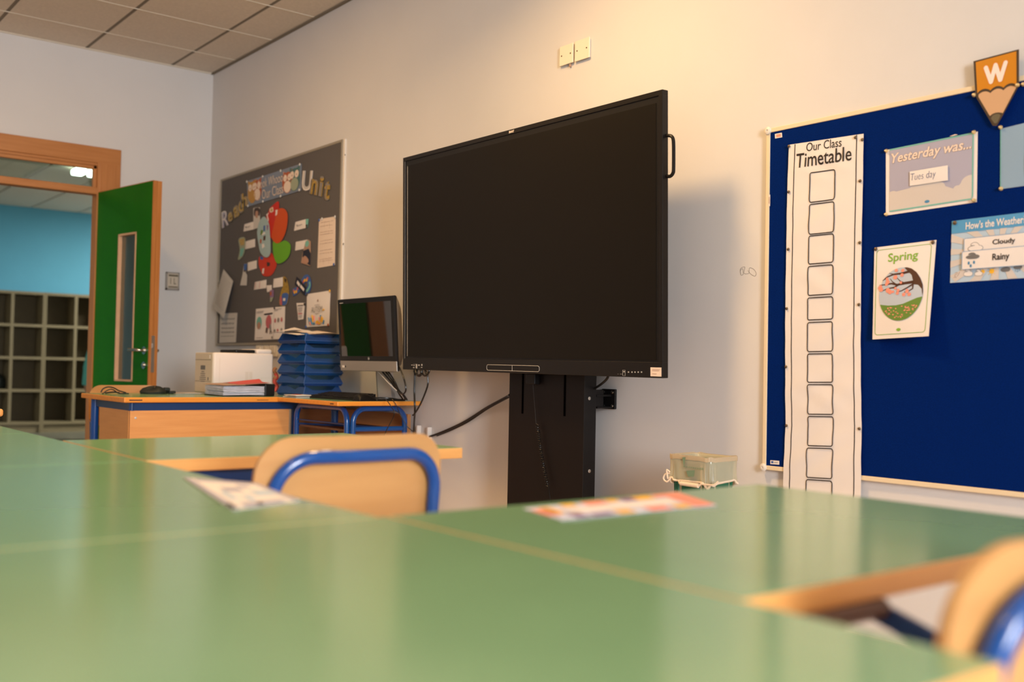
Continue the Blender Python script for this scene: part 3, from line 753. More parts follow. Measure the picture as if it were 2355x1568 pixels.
# ------------------------------------------------------------------ school chairs
def curve_x(y, z): return 0.190-0.62*y*y+0.10*(z-0.68)
def chair(label, loc, rz=0):
    c = thing('school_chair', label, 'chair', (0, 0, 0), group='beech and blue tube school chairs')
    zb, zt, hw, r1, r2 = 0.560, 0.790, 0.2150, 0.078, 0.055
    rows = [zb+r2*(1-math.cos(PI/2*k/6)) for k in range(7)]+[zb+r2+(zt-r1-zb-r2)*k/4 for k in range(1, 4)]+[zt-r1+r1*math.sin(PI/2*k/8) for k in range(9)]
    def prow(z):
        if z > zt-r1: d = zt-z; return hw-r1+math.sqrt(max(0, r1*r1-(r1-d)**2))
        if z < zb+r2: d = z-zb; return hw-r2+math.sqrt(max(0, r2*r2-(r2-d)**2))
        return hw
    n = len(rows)-1
    def f(s, t):
        z = rows[round(t*n)]; y = (2*s-1)*prow(z); return Vector((curve_x(y, z), y, z))
    m = MB().grid(f, 24, n, (-0.010, 0, 0)); m.build('backrest', 'ply_back', c, local=True, smooth=True)
    path = []
    w, rr, zt2 = 0.186, 0.080, 0.750
    yz = [(-w, 0.44+0.02*k) for k in range(0, 12)]
    yz += [(-w+rr-rr*math.cos(R(a)), zt2-rr+rr*math.sin(R(a))) for a in range(0, 91, 10)]
    yz += [(-w+rr+(2*w-2*rr)*k/12, zt2) for k in range(1, 12)]
    yz += [(w-rr+rr*math.sin(R(a)), zt2-rr+rr*math.cos(R(a))) for a in range(0, 91, 10)]
    yz += [(w, 0.44+0.02*k) for k in range(11, -1, -1)]
    path = [Vector((curve_x(y, z)+0.0155, y, z)) for y, z in yz]
    pre = [Vector((0.285, -w, 0.015)), Vector((0.235, -w, 0.20)), Vector((0.190, -w, 0.36))]
    post = [Vector((q.x, -q.y, q.z)) for q in pre[::-1]]
    MB().tube(pre+path+post, 0.0135, 14).build('back_frame', 'blue_tube', c, local=True, smooth=True)
    q0 = Vector((curve_x(-0.098, zt2)+0.0155, -0.098, zt2)); q1 = Vector((curve_x(-0.074, zt2)+0.0155, -0.074, zt2))
    MB().lathe([(0.001, 0), (0.0065, 0.0005), (0.0065, 0.0016), (0.001, 0.0022)], (q0.x*.5+q1.x*.5, -0.086, zt2+0.0122), 10, sx=0.6, sy=1.7).build('paint_chip', 'paint_chip', c, local=True)
    MB().box((-0.20, -0.185, 0.425), (0.185, 0.185, 0.437), 0.005, 2).build('seat', 'ply_back', c, local=True)
    for s in (-1, 1):
        MB().tube(spline([(-0.21, s*0.175, 0.015), (-0.185, s*0.170, 0.25), (-0.165, s*0.165, 0.39), (-0.13, s*0.165, 0.412), (0.10, s*0.170, 0.412), (0.175, s*0.178, 0.412)], 5), 0.0125, 12).build('leg', 'blue_tube', c, local=True, smooth=True)
    for sx, y in ((-0.21, 0.175), (0.285, w)):
        for s in (-1, 1): MB().lathe([(0.017, 0), (0.017, 0.02), (0.014, 0.03)], (sx, s*y, 0), 12).build('foot_cap', 'black_plastic', c, local=True)
    MB().tube([(-0.10, -0.165, 0.405), (-0.10, 0.165, 0.405)], 0.010, 10).build('stretcher', 'blue_tube', c, local=True, smooth=True)
    c.location = loc; c.rotation_euler = (0, 0, rz)
    return c
ch = chair('beech school chair with blue tube frame tucked under the middle green tables', (-2.010, 1.056, 0))
clone(ch, (-0.610, 1.035, 0), 0, 'blurred beech and blue school chair cut off by the right picture edge')
clone(ch, (-5.93, 1.968, 0), PI, 'beech chair standing behind the teacher desk, only its back showing')

# cards lying on the pupils' tables
def flat_card(name, quad, th, m, label, cat, z=TH):
    q = [WZ(x, y, z+0.0008) for x, y in quad]
    o = thing(name, label, cat, q[3]); MB().prism(q, (0, 0, th)).build('card', m, o)
    top = [v+Vector((0, 0, th+0.0003)) for v in q]
    return o, top
def blot(o, q, name, m, rects):
    for s0, s1, t0, t1 in rects:
        MB().prism([bil(q, s0, t0), bil(q, s1, t0), bil(q, s1, t1), bil(q, s0, t1)], (0, 0, 0.0002)).build(name, m, o)
o, q = flat_card('name_card', ((420, 1098), (590, 1112), (690, 1152), (535, 1173)), 0.0008, 'paper_white', 'white laminated name card on the middle green table', 'card')
blot(o, q, 'card_pattern', 'print_lilac', [(0, .10, 0, 1), (.92, 1, 0, 1), (.15, .9, .0, .12), (.3, .55, .35, .5), (.2, .8, .88, 1), (.6, .75, .2, .32)])
blot(o, q, 'card_border', 'print_blossom', [(0.02, .08, .85, .99), (.40, .48, .9, .98)])
blot(o, q, 'card_letters', 'print_ray', [(.62, .9, .48, .66), (.2, .28, .5, .75), (.4, .5, .66, .82)])
o, q = flat_card('number_strip', ((1203, 1170), (1558, 1133), (1648, 1162), (1290, 1196)), 0.0008, 'paper_bluish', 'coloured number strip lying on the right hand green table', 'card')
blot(o, q, 'red_square', 'print_blossom', [(0, .08, .2, .7), (.33, .46, .0, .28), (.80, 1, .0, .2), (.86, 1.0, .2, .99), (.56, .70, .72, 1)])
blot(o, q, 'yellow_square', 'print_yellow', [(.06, .12, .1, .6), (.20, .28, 0, .22), (.66, .78, 0, .26), (.36, .46, .75, 1), (.74, .84, .76, 1), (.48, .55, 0, .2)])
blot(o, q, 'blue_square', 'print_purple', [(.10, .18, .65, 1), (.57, .66, 0, .26), (.20, .33, .80, 1)])
blot(o, q, 'white_middle', 'paper_white', [(.16, .84, .33, .68)])
MB().tube([(-0.645, 0.82, 0.672), (-0.645, 1.045, 0.672), (-0.645, 1.053, 0.672)], [0.011, 0.011, 0.006], 12).build('under_rail', 'brown_shelf', tB, smooth=True)
MB().box((-0.70, 1.050, 0.650), (-0.50, 1.062, 0.674), 0.003).xform(Matrix.Translation((-0.65, 1.056, 0.668)) @ Matrix.Rotation(R(17), 4, 'Y') @ Matrix.Translation((0.65, -1.056, -0.668))).build('bag_bar', 'navy_steel', tB)

# ------------------------------------------------------------------ teacher's desk and the table for the computer
DH = EYE-0.178                                # desk surface
dx0, dx1, dy0, dy1 = -5.885, -5.160, 1.655, 2.968
dk = thing('teacher_desk', 'long beech teacher desk with green top and blue steel apron', 'desk', ((dx0+dx1)/2, (dy0+dy1)/2, 0))
MB().box((dx0, dy0, DH-0.027), (dx1, dy1, DH-0.0006), 0.005, 3).build('desktop', 'desk_edge', dk)
MB().box((dx0+0.005, dy0+0.005, DH-0.004), (dx1-0.005, dy1-0.005, DH)).build('green_laminate', 'table_green', dk)
m = MB(); t = 0.042
m.box((dx1-t-0.02, dy0+t, DH-0.068), (dx1-t, dy1-0.05, DH-0.027)); m.box((dx0+0.13, dy0+t, DH-0.068), (dx1-t-0.02, dy0+t+0.02, DH-0.027))
m.box((dx0+0.10, dy1-0.07, DH-0.068), (dx1-t-0.02, dy1-0.05, DH-0.027))
m.build('apron', 'navy_steel', dk)
MB().tube([(dx1-t-0.016, dy0+t+0.016, DH-0.069), (dx1-t-0.016, dy0+t+0.016, DH-0.026)], 0.0172, 16).build('apron_corner', 'navy_steel', dk, smooth=True)
MB().box((dx1-t-0.019, dy0+t+0.004, 0.06), (dx1-t-0.001, 2.565, DH-0.068)).build('modesty_panel', 'beech_panel', dk)
m = MB(); m.box((-5.690, dy0+t+0.002, 0.06), (dx1-t-0.019, dy0+t+0.018, DH-0.068)); m.build('side_panel', 'beech_x', dk)
for x, y in ((dx0+0.108, dy0+0.045), (dx0+0.14, dy1-0.10), (dx1-0.08, dy1-0.10)):
    MB().tube([(x, y, 0.0), (x, y, DH-0.028)], 0.021, 16).build('leg', 'blue_tube', dk, smooth=True)
MB().tube([(dx1-0.075, dy0+0.09, 0.0), (dx1-0.075, dy0+0.09, DH-0.07)], 0.014, 12).build('leg', 'blue_tube', dk, smooth=True)
mm = MB(); mm.box((dx1-0.0002, dy0+0.026, DH-0.017), (dx1+0.0006, dy0+0.090, DH-0.0115)); mm.box((dx1-0.0002, dy0+0.70, DH-0.0175), (dx1+0.0006, dy0+0.765, DH-0.0145))
mm.build('edge_stamp', 'print_bark', dk)
p = WX(312, 961, dx1-t); MB().lathe([(0.006, -0.001), (0.006, 0.0012), (0.002, 0.002)], p, 10, axis='x').build('screw_cap', 'silver_light', dk)

tx0, tx1, ty0, ty1 = -5.155, -4.492, 2.472, 2.968
st = thing('computer_table', 'small green topped table with arched blue legs carrying the computer', 'table', ((tx0+tx1)/2, (ty0+ty1)/2, 0))
MB().box((tx0, ty0, DH-0.023), (tx1, ty1, DH-0.0006), 0.004, 2).build('tabletop', 'desk_edge', st)
MB().box((tx0+0.004, ty0+0.004, DH-0.004), (tx1-0.004, ty1-0.004, DH)).build('green_laminate', 'table_green', st)
def arch(x0, y0, x1, y1, top, rad):
    a = Vector((x0, y0, 0)); b = Vector((x1, y1, 0)); d = (b-a); L = d.length; d.normalize(); rr = 0.070
    P = [a+Vector((0, 0, 0.01)), a+Vector((0, 0, top-rr-0.2))]
    P += [a+d*(rr-rr*math.cos(R(k)))+Vector((0, 0, top-rr+rr*math.sin(R(k)))) for k in range(0, 91, 10)]
    P += [b-d*(rr-rr*math.sin(R(k)))+Vector((0, 0, top-rr+rr*math.cos(R(k)))) for k in range(0, 91, 10)]
    P += [b+Vector((0, 0, top-rr-0.2)), b+Vector((0, 0, 0.01))]
    return MB().tube(P, rad, 14)
top = DH-0.038
arch(-5.105, ty0+0.090, tx1-0.062, ty0+0.090, top, 0.0145).build('leg_frame', 'blue_tube', st, smooth=True)
arch(tx1-0.046, ty0+0.116, tx1-0.046, ty1-0.075, top, 0.0145).build('leg_frame', 'blue_tube', st, smooth=True)
m = MB(); m.tube([(-5.105, ty0+0.090, DH-0.118), (tx1-0.062, ty0+0.090, DH-0.118)], 0.004, 8); m.tube([(-5.105, ty0+0.090, DH-0.142), (tx1-0.12, ty0+0.34, DH-0.142)], 0.006, 8)
m.build('stretcher', 'navy_steel', st, smooth=True)
m = MB(); m.tube([(tx1-0.046, ty0+0.116, DH-0.142), (tx1-0.046, ty1-0.075, DH-0.142)], 0.0125, 12); m.build('side_rail', 'blue_tube', st, smooth=True)
MB().box((tx0+0.03, ty0+0.10, DH-0.155), (tx1-0.10, ty1-0.06, DH-0.145)).build('book_shelf', 'brown_shelf', st)
MB().box((-5.86, ty1-0.034, 0.08), (-4.575, ty1-0.014, DH-0.072)).build('back_panel', 'panel_shaded', st)
mm = MB(); mm.box((tx1-0.075, ty0-0.0006, DH-0.0155), (tx1-0.038, ty0+0.0002, DH-0.0105)); mm.build('edge_stamp', 'print_bark', st)

# laser printer
px0, px1, py0, py1, pz = -5.872, -5.600, 2.286, 2.664, DH+0.237
pr = thing('laser_printer', 'cream laser printer standing on the teacher desk', 'printer', ((px0+px1)/2, (py0+py1)/2, DH))
m = MB(); m.box((px0, py0, DH+0.006), (px1-0.012, py1-0.01, pz), 0.006, 2); m.box((px0+0.03, py0+0.05, DH), (px1-0.03, py1-0.05, DH+0.01)); m.build('body', 'printer_shade', pr)  # body cream darkened for its shaded face; lit side cover is paler
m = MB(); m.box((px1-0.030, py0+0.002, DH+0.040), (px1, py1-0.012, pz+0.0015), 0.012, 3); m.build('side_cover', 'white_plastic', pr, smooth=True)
m = MB(); m.box((px1-0.001, py0+0.038, DH+0.05), (px1+0.0006, py0+0.0392, pz-0.03)); m.box((px1-0.001, py1-0.085, DH+0.095), (px1+0.0005, py1-0.02, DH+0.096)); m.box((px1-0.001, py1-0.086, DH+0.05), (px1+0.0005, py1-0.085, DH+0.096))
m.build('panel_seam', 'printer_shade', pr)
m = MB()
for k in range(8):
    for j in range(2): m.box((px1-0.001, py0+0.193+0.024*j, DH+0.083+0.0062*k), (px1+0.0006, py0+0.213+0.024*j, DH+0.0853+0.0062*k))
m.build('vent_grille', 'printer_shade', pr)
m = MB(); m.box((px0+0.006, py0-0.0008, pz-0.042), (px1-0.035, py0+0.001, pz-0.040)); m.box((px0+0.006, py0-0.0008, DH+0.072), (px1-0.035, py0+0.001, DH+0.0735)); m.build('front_seams', 'shelf_back', pr)
m = MB(); m.box((px1-0.058, py0-0.0015, pz-0.034), (px1-0.046, py0+0.001, pz-0.014), 0.001); m.build('latch', 'white_plastic', pr)
m = MB()
cxp = (px0+px1)/2-0.012
m.box((cxp-0.034, py0-0.001, pz-0.098), (cxp+0.034, py0+0.001, pz-0.074))
for k, wd_ in enumerate((0.020, 0.034, 0.032, 0.045, 0.045, 0.030)): m.box((cxp-wd_, py0-0.001, pz-0.112-0.011*k), (cxp+wd_, py0+0.001, pz-0.108-0.011*k))
m.box((px1-0.075, py0-0.001, DH+0.078), (px1-0.062, py0+0.001, DH+0.096))
m.build('front_marks', 'print_cloudgrey', pr)
m = MB(); m.box((px0+0.02, py0+0.14, pz), (px1-0.02, py0+0.262, pz+0.021), 0.008); m.build('output_tray', 'black_plastic', pr)
m = MB(); m.box((px0+0.02, py0+0.262, pz-0.002), (px1-0.004, py1-0.018, pz+0.027), 0.014, 3); m.build('rear_hump', 'white_plastic', pr, smooth=True)

# lever arch binder with papers
bx0, bx1, by0, by1 = -5.535, -5.270, 2.212, 2.510
bd = thing('lever_arch_binder', 'black lever arch binder full of papers in front of the printer', 'binder', ((bx0+bx1)/2, (by0+by1)/2, DH))
m = MB(); m.box((bx0, by0, DH+0.0005), (bx1, by1-0.04, DH+0.004), 0.001); m.box((bx0, by1-0.06, DH+0.0005), (bx1, by1, DH+0.068), 0.006); m.build('cover', 'black_plastic', bd)
def wavy(y0, y1, x0, x1, z0, z1, nlay, amp):
    m = MB(); h = (z1-z0)/nlay
    for k in range(nlay):
        ph = random.uniform(0, 6); a = random.uniform(-.004, .003); b = random.uniform(-.004, .003)
        m.grid(lambda s, t: Vector((x0+(x1-x0+b)*s, y0+a+(y1-y0-a)*t, z0+h*k+0.0005+amp*math.sin(5*t+ph)*math.sin(3*s+ph))), 4, 10, (0, 0, h*0.72))
    return m
wavy(by0+0.002, by1-0.062, bx0+0.008, bx1-0.003, DH+0.0065, DH+0.055, 16, 0.0012).build('pages', 'paper_bluish', bd)
m = MB()
for k in range(3): m.tube(arc((bx1-0.006, by1-0.062, DH+0.022+0.010*k), 0.010, 90, 270, 6, (0, 1, 0), (0, 0, .4)), 0.0012, 5)
m.build('ring_hook', 'steel', bd)
q = [Vector((bx0-0.01, by0-0.004, DH+0.060)), Vector((bx1+0.008, by0+0.006, DH+0.058)), Vector((bx1+0.004, by1-0.03, DH+0.071)), Vector((bx0, by1-0.06, DH+0.071))]
o = MB().grid(lambda s, t: bil(q, t, s)+Vector((0, 0, 0.002*math.sin(5*s)*math.cos(2*t))), 6, 6, (0, 0, 0.0015)).build('cardboard_sheet', 'print_tan', loc=q[0]); tag(o, 'tan card sheet lying on the lever arch binder', 'sheet')
q = [Vector((bx0+0.02, by0+0.10, DH+0.068)), Vector((bx1-0.01, by0+0.09, DH+0.064)), Vector((bx1-0.005, by1-0.03, DH+0.0755)), Vector((bx0+0.05, by1-0.02, DH+0.0755))]
o = MB().grid(lambda s, t: bil(q, t, s)+Vector((0, 0, 0.013*math.exp(-((t-0.25)/.16)**2)*(0.3+s))), 6, 14, (0, 0, 0.001)).build('red_paper', 'red_paper', loc=q[0]); tag(o, 'crumpled red paper on top of the lever arch binder', 'paper')

# letter trays, one thing each
trx0, trx1, try0, try1 = -5.530, -5.205, 2.655, 2.885
def letter_tray(z, k, label):
    t = thing('letter_tray', label, 'letter tray', ((trx0+trx1)/2, (try0+try1)/2, z), group='blue letter trays')
    h = 0.0593; o = 0.014; b = 0.010
    ins = lambda d, zz: [Vector((trx0+d, try0+d, zz)), Vector((trx1-d, try0+d, zz)), Vector((trx1-d, try1-d, zz)), Vector((trx0+d, try1-d, zz))]
    lo = ins(0.0, z+0.0003); mid = ins(-0.008, z+0.016); hi = ins(b, z+h)
    m = MB(); m.prism(lo, (0, 0, 0.0050)); m.build('tray_floor', 'tray_blue', t)
    m = MB()
    for i in range(4):
        j = (i+1) % 4
        m.bm.faces.new([m.bm.verts.new(v) for v in (lo[i], lo[j], mid[j], mid[i])])
        A, B, C_, D = mid[i], mid[j], hi[j], hi[i]
        if i in (0, 1):                      # cut-away opening with a lip
            P = [A, B, B+(C_-B)*1.0, B+(C_-B)*1.0+(A-B)*0.07, A*0.30+B*0.70+(hi[i]-mid[i])*(0.98 if i == 0 else 0.45), A*0.38+B*0.62+(hi[i]-mid[i])*0.45, A*0.8+B*0.2+(hi[i]-mid[i])*(0.98 if i == 0 else 0.45), D]
            m.bm.faces.new([m.bm.verts.new(v) for v in P])
        else:
            m.bm.faces.new([m.bm.verts.new(v) for v in (A, B, C_, D)])
    m.build('tray_wall', 'tray_blue', t)
    m = MB()
    for p_ in (mid[1], ): m.tube([lo[1], mid[1], hi[1]], 0.0016, 5)
    m.tube([mid[0], mid[1], mid[2]], 0.0014, 5)
    m.build('tray_rim', 'print_blue', t)
    return t
names = ['bottom', 'second', 'third', 'fourth', 'fifth', 'topmost']
for k in range(6):
    z = DH+0.0005+0.0595*k
    letter_tray(z, k, f'translucent blue letter tray, {names[k]} of the stack of six' if k else 'translucent blue letter tray, bottom of the stack standing on the desk')
    if k:
        o = wavy(try0+0.012, try1-0.02, trx0+0.015, trx1-0.012, z+0.006, z+(0.014 if k < 5 else 0.050), 3 if k < 5 else 9, 0.0009).build('paper_pile', 'print_blue' if k < 5 else 'tray_blue', loc=(trx0, try0, z))
        tag(o, f'blue papers lying in the {names[k]} letter tray', 'papers', 'papers in the letter trays')
z = DH+0.357
for i, (q, mt, lab) in enumerate((
    ([(-5.56, 2.61, -.004), (-5.24, 2.62, -.012), (-5.19, 2.80, .002), (-5.54, 2.83, .026)], 'paper_white', 'white paper on top of the letter trays, curling at its corner'),
    ([(-5.50, 2.68, .012), (-5.19, 2.70, -.002), (-5.185, 2.89, -.004), (-5.50, 2.88, .022)], 'print_cream', 'cream paper under the white one on top of the letter trays'),
    ([(-5.58, 2.60, .004), (-5.36, 2.605, .008), (-5.32, 2.74, .022), (-5.56, 2.76, .034)], 'paper_white', 'small crumpled white paper at the top left of the letter trays'))):
    q = [Vector((a, b, z+c)) for a, b, c in q]
    o = MB().grid(lambda s, t: bil(q, s, t)+Vector((0, 0, 0.006*math.sin(3.5*s+i)*math.cos(4*t+i))), 8, 8, (0, 0, 0.0008)).build('loose_paper', mt, loc=q[0]); tag(o, lab, 'paper', 'papers on the letter trays')

# all-in-one computer
aio = thing('all_in_one_computer', 'all in one computer with glossy dark screen on the small table', 'computer', (-4.72, 2.80, DH))
AW, AH = 0.560, 0.386
AM = Matrix.Translation((-4.674, 2.745, DH+0.149)) @ Matrix.Rotation(R(1.0), 4, 'Z') @ Matrix.Rotation(R(4.2), 4, 'X')
def aiob(name, mm, mb, smooth=False, parent=None): return mb.xform(AM).build(name, mm, parent or aio, smooth=smooth)
m = MB(); m.box((-AW/2, 0, 0), (AW/2, 0.018, AH), 0.008, 3); aiob('bezel', 'black_satin', m)
def bulge(s, t):
    d = min(1, 1.6*math.sqrt(max(0, 1-(2*s-1)**4))*math.sqrt(max(0, 1-(2*t-1)**4)))
    return Vector((-AW/2+0.004+(AW-0.008)*s, 0.016+0.050*d, 0.004+(AH-0.008)*t))
m = MB().grid(bulge, 16, 12); aiob('rear_shell', 'silver_grey', m, True)
m = MB(); m.box((-AW/2+0.001, -0.001, 0.0005), (AW/2-0.001, 0.016, 0.056), 0.004, 2); aiob('chin', 'silver_grey', m)
m = MB(); m.box((-AW/2+0.002, -0.0015, 0.0565), (AW/2-0.002, 0.004, AH-0.002), 0.001); aiob('screen_surround', 'black_plastic', m)
m = MB(); m.box((-AW/2+0.024, -0.0018, 0.080), (AW/2-0.030, 0.003, AH-0.026)); aiob('screen', 'screen_gloss', m)
m = MB()
m.tube(arc((0.018, -0.0016, 0.068), 0.0075, 0, 360, 20, (1, 0, 0), (0, 0, 1)), 0.0006, 4); m.box((0.0155, -0.0022, 0.063), (0.0172, -0.0014, 0.073)); m.box((0.0195, -0.0022, 0.063), (0.0212, -0.0014, 0.071))
aiob('round_emblem', 'grey_line', m)
m = MB(); m.box((-AW/2+0.022, -0.0016, 0.018), (-AW/2+0.048, 0, 0.030)); m.box((-AW/2+0.022, -0.0018, AH-0.022), (-AW/2+0.060, -0.0012, AH-0.0195)); aiob('maker_label', 'white_plastic', m)
m = MB(); m.box((-AW/2+0.051, -0.0016, 0.019), (-AW/2+0.062, 0, 0.029)); aiob('small_mark', 'print_black', m)
q = [Vector((-4.640, 2.775, DH+0.19)), Vector((-4.515, 2.775, DH+0.19)), Vector((-4.600, 2.850, DH+0.004)), Vector((-4.735, 2.850, DH+0.004))]
m = MB().prism(q, (0, 0.022, 0)); m.build('stand_arm', 'silver_light', aio)
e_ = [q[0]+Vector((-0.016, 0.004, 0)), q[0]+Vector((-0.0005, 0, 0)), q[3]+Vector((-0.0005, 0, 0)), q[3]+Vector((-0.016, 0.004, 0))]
MB().prism(e_, (0, 0.02, 0)).build('arm_side_shade', 'silver_grey', aio)  # darker slab paints the arm's shaded left face for contrast
m = MB(); m.box((-4.76, 2.74, DH+0.0003), (-4.56, 2.92, DH+0.008), 0.004); m.build('stand_foot', 'silver_light', aio)

kb = thing('keyboard', 'flat black keyboard in front of the computer', 'keyboard', (-4.785, 2.655, DH), R(5))
m = MB().prism([Vector((-0.205, -0.062, 0.0005)), Vector((-0.205, 0.072, 0.0005)), Vector((-0.205, 0.072, 0.034)), Vector((-0.205, -0.062, 0.012))], (0.41, 0, 0)); m.build('base', 'black_plastic', kb, local=True)
m = MB()
for r_ in range(6):
    nk = 19
    for c_ in range(nk):
        if r_ == 0 and 4 <= c_ <= 9: continue
        x = -0.200+c_*0.0211; y = -0.058+r_*0.0208; z = 0.0120+(y+0.062)*0.164
        m.box((x, y, z), (x+0.0175, y+0.0175, z+0.0065), 0.0015, 1)
m.box((-0.12, -0.058, 0.0105), (0.009, -0.0405, 0.0155), 0.0015, 1)
m.build('keys', 'black_satin', kb, local=True)
ms = thing('mouse', 'black computer mouse at the table edge right of the keyboard', 'mouse', (-4.540, 2.650, DH), R(12))
def mouse(s, t):
    u = -1+2*s; v = -1+2*t
    d = max(0, 1-abs(u)**2.6-abs(v)**2.6*0.0)*max(0, 1-abs(v)**2.4)
    return Vector((0.030*u*(1-0.12*v*v), 0.056*v, 0.003+0.034*math.sqrt(d)*(1-0.25*v)))
MB().grid(mouse, 14, 16, (0, 0, -0.0026)).build('shell', 'black_plastic', ms, local=True, smooth=True)
MB().tube(arc((0, 0.030, 0.026), 0.008, 0, 360, 12, (0, 1, 0), (0, 0, 1)), 0.003, 6).build('scroll_wheel', 'black_satin', ms, local=True, smooth=True)
ph = thing('black_tablet', 'thin black handset lying at the table edge beside the mouse', 'handset', (-4.545, 2.79, DH), R(-3))
MB().box((-0.042, -0.085, 0.0005), (0.042, 0.085, 0.011), 0.004, 2).build('body', 'black_satin', ph, local=True)
MB().box((-0.036, -0.074, 0.0105), (0.036, 0.074, 0.0116), 0.001).build('screen', 'screen_gloss', ph, local=True)
zt = DH+0.02
cable('mouse_cable', [(-4.55, 2.69, DH+0.022), (-4.57, 2.72, DH+0.024), (-4.62, 2.72, DH+0.020), (-4.60, 2.69, DH+0.012), (-4.55, 2.74, DH+0.016), (-4.52, 2.80, DH+0.014), (-4.56, 2.88, DH+0.005)], 0.0035, 'cable_black', 'black mouse cable curling beside the mouse')
cable('thin_cable', [W(887, 918, 2.735), W(893, 925, 2.70), W(900, 936, 2.70), W(906, 955, 2.70), (-4.432, 2.70, DH-0.20), (-4.43, 2.70, 0.3), (-4.43, 2.70, 0.004)], 0.0022, 'cable_black', 'thin black cable falling over the table edge below the handset')
cable('thin_cable', [W(902, 918, 2.79), W(911, 931, 2.80), W(918, 948, 2.82), W(928, 966, 2.84), W(938, 982, 2.86), W(950, 992, 2.88), W(957, 998, 2.89)], 0.0022, 'cable_black', 'thin black cable running down across the blue table leg')
for i, (dx_, w_) in enumerate(((0, 0.0050), (7, 0.0042), (13, 0.0046))):
    cable('computer_cable', [W(876+dx_, 850, 2.775), W(884+dx_, 860, 2.772), W(899+dx_*.7, 878, 2.772), W(913+dx_*.3, 897, 2.80), W(920+4*i, 908, 2.83), W(928+4*i, 919, 2.86)], w_, 'cable_black', ['black computer cable, left of the bundle in front of the silver stand', 'black computer cable, middle of the bundle in front of the silver stand', 'black computer cable, right of the bundle in front of the silver stand'][i])
cable('grey_cable', [W(866, 853, 2.765), W(876, 862, 2.762), W(893, 880, 2.762), W(910, 896, 2.785), W(922, 907, 2.815), W(929, 917, 2.85)], 0.0022, 'cable_grey', 'pale grey cable running in front of the silver computer stand')
cable('computer_cable', [W(910, 832, 2.765), W(919, 846, 2.765), W(928, 868, 2.765), W(933, 890, 2.765), W(932, 901, 2.77), W(925, 906, 2.78), W(914, 899, 2.79)], 0.0042, 'cable_black', 'black cable looping out to the right of the computer')

# desk clutter at the far end
def onDesk(px, py, X): return WX(px, py, X)
P = [WX(x, y, -5.72) for x, y in ((232, 902), (237, 894), (249, 889.5), (262, 892), (273, 898), (283, 901), (290, 903))]
m = MB(); P = spline(P, 6)
for k in range(len(P)-1):
    pass
m.tube([Vector((v.x, v.y, max(v.z, DH+0.004))) for v in P], 0.0035, 8); m.tube([Vector((v.x+0.02, v.y+0.01*math.sin(i*.2), max(DH+0.003, v.z-0.012))) for i, v in enumerate(P)], 0.003, 8)
m.tube(spline([Vector((-5.74, P[0].y+0.03, DH+0.004)), Vector((-5.70, P[0].y+0.06, DH+0.010)), Vector((-5.73, P[0].y+0.10, DH+0.006))], 6), 0.004, 8)
o = m.build('black_strap', 'bag_black', smooth=True, loc=(P[0].x, P[0].y, DH)); tag(o, 'looped black strap on the far end of the teacher desk', 'strap')
a = WX(325, 903, -5.70); b = WX(386, 903, -5.70)
pc = thing('black_pouch', 'crumpled black pouch on the teacher desk near the printer', 'pouch', (-5.70, (a.y+b.y)/2, DH))
def pouch(s, t):
    an = 2*PI*s; rr = 1+0.10*math.sin(3*an+1)+0.06*math.sin(5*an)
    hgt = [0, 0.012, 0.026, 0.034, 0.037][min(4, int(t*4))]; sc = [0.96, 1.0, 0.80, 0.45, 0.02][min(4, int(t*4))]
    return Vector((0.055*math.cos(an)*rr*sc, (b.y-a.y)/2*math.sin(an)*rr*sc, 0.0005+hgt*(1+0.25*math.sin(an*2))))
MB().grid(pouch, 28, 4).build('pouch', 'bag_black', pc, local=True, smooth=True)
MB().box((-0.02, (b.y-a.y)*0.34, 0.016), (0.02, (b.y-a.y)*0.55, 0.036), 0.006).build('flap', 'bag_black', pc, local=True)
a = WX(388, 903, -5.70); b = WX(400, 903, -5.70); o = MB().box((-5.73, a.y, DH+0.0005), (-5.69, b.y+0.008, DH+0.017), 0.004).build('black_case', 'bag_black', loc=(-5.71, a.y, DH)); tag(o, 'tiny black case between the black pouch and the loose sheets', 'case')
for i, (y0_, y1_, zz) in enumerate(((2.10, 2.245, 0.0006), (2.15, 2.265, 0.0030))):
    o = wavy(y0_, y1_, -5.85+0.02*i, -5.66, DH+zz, DH+zz+0.0022, 2, 0.0004).build('loose_sheet', 'paper_grey', loc=(-5.75, y0_, DH)); tag(o, ['lower loose grey sheet left of the printer', 'upper loose grey sheet touching the printer'][i], 'paper')
# worksheets under the letter trays
for i, (a_, mt, lab) in enumerate(((( -5.145, 2.500, -4.985, 2.640, 0), 'paper_white', 'white worksheet on the small table in front of the letter trays'), ((-5.140, 2.515, -5.010, 2.62, 1), 'print_cream', 'cream worksheet lying on the white one below the letter trays'), ((-5.115, 2.49, -4.975, 2.60, 2), 'paper_white', 'folded white worksheet nearest the keyboard'))):
    o = wavy(a_[1], a_[3], a_[0], a_[2], DH+0.0006+0.005*i, DH+0.0056+0.005*i, 2, 0.0005).build('worksheet', mt, loc=(a_[0], a_[1], DH)); tag(o, lab, 'paper', 'worksheets on the small table')
o = MB().box((-5.10, 2.525, DH+0.0160), (-5.06, 2.565, DH+0.0168)).build('red_note', 'red_paper', loc=(-5.08, 2.545, DH+0.0160)); tag(o, 'small red note on the worksheets', 'note')
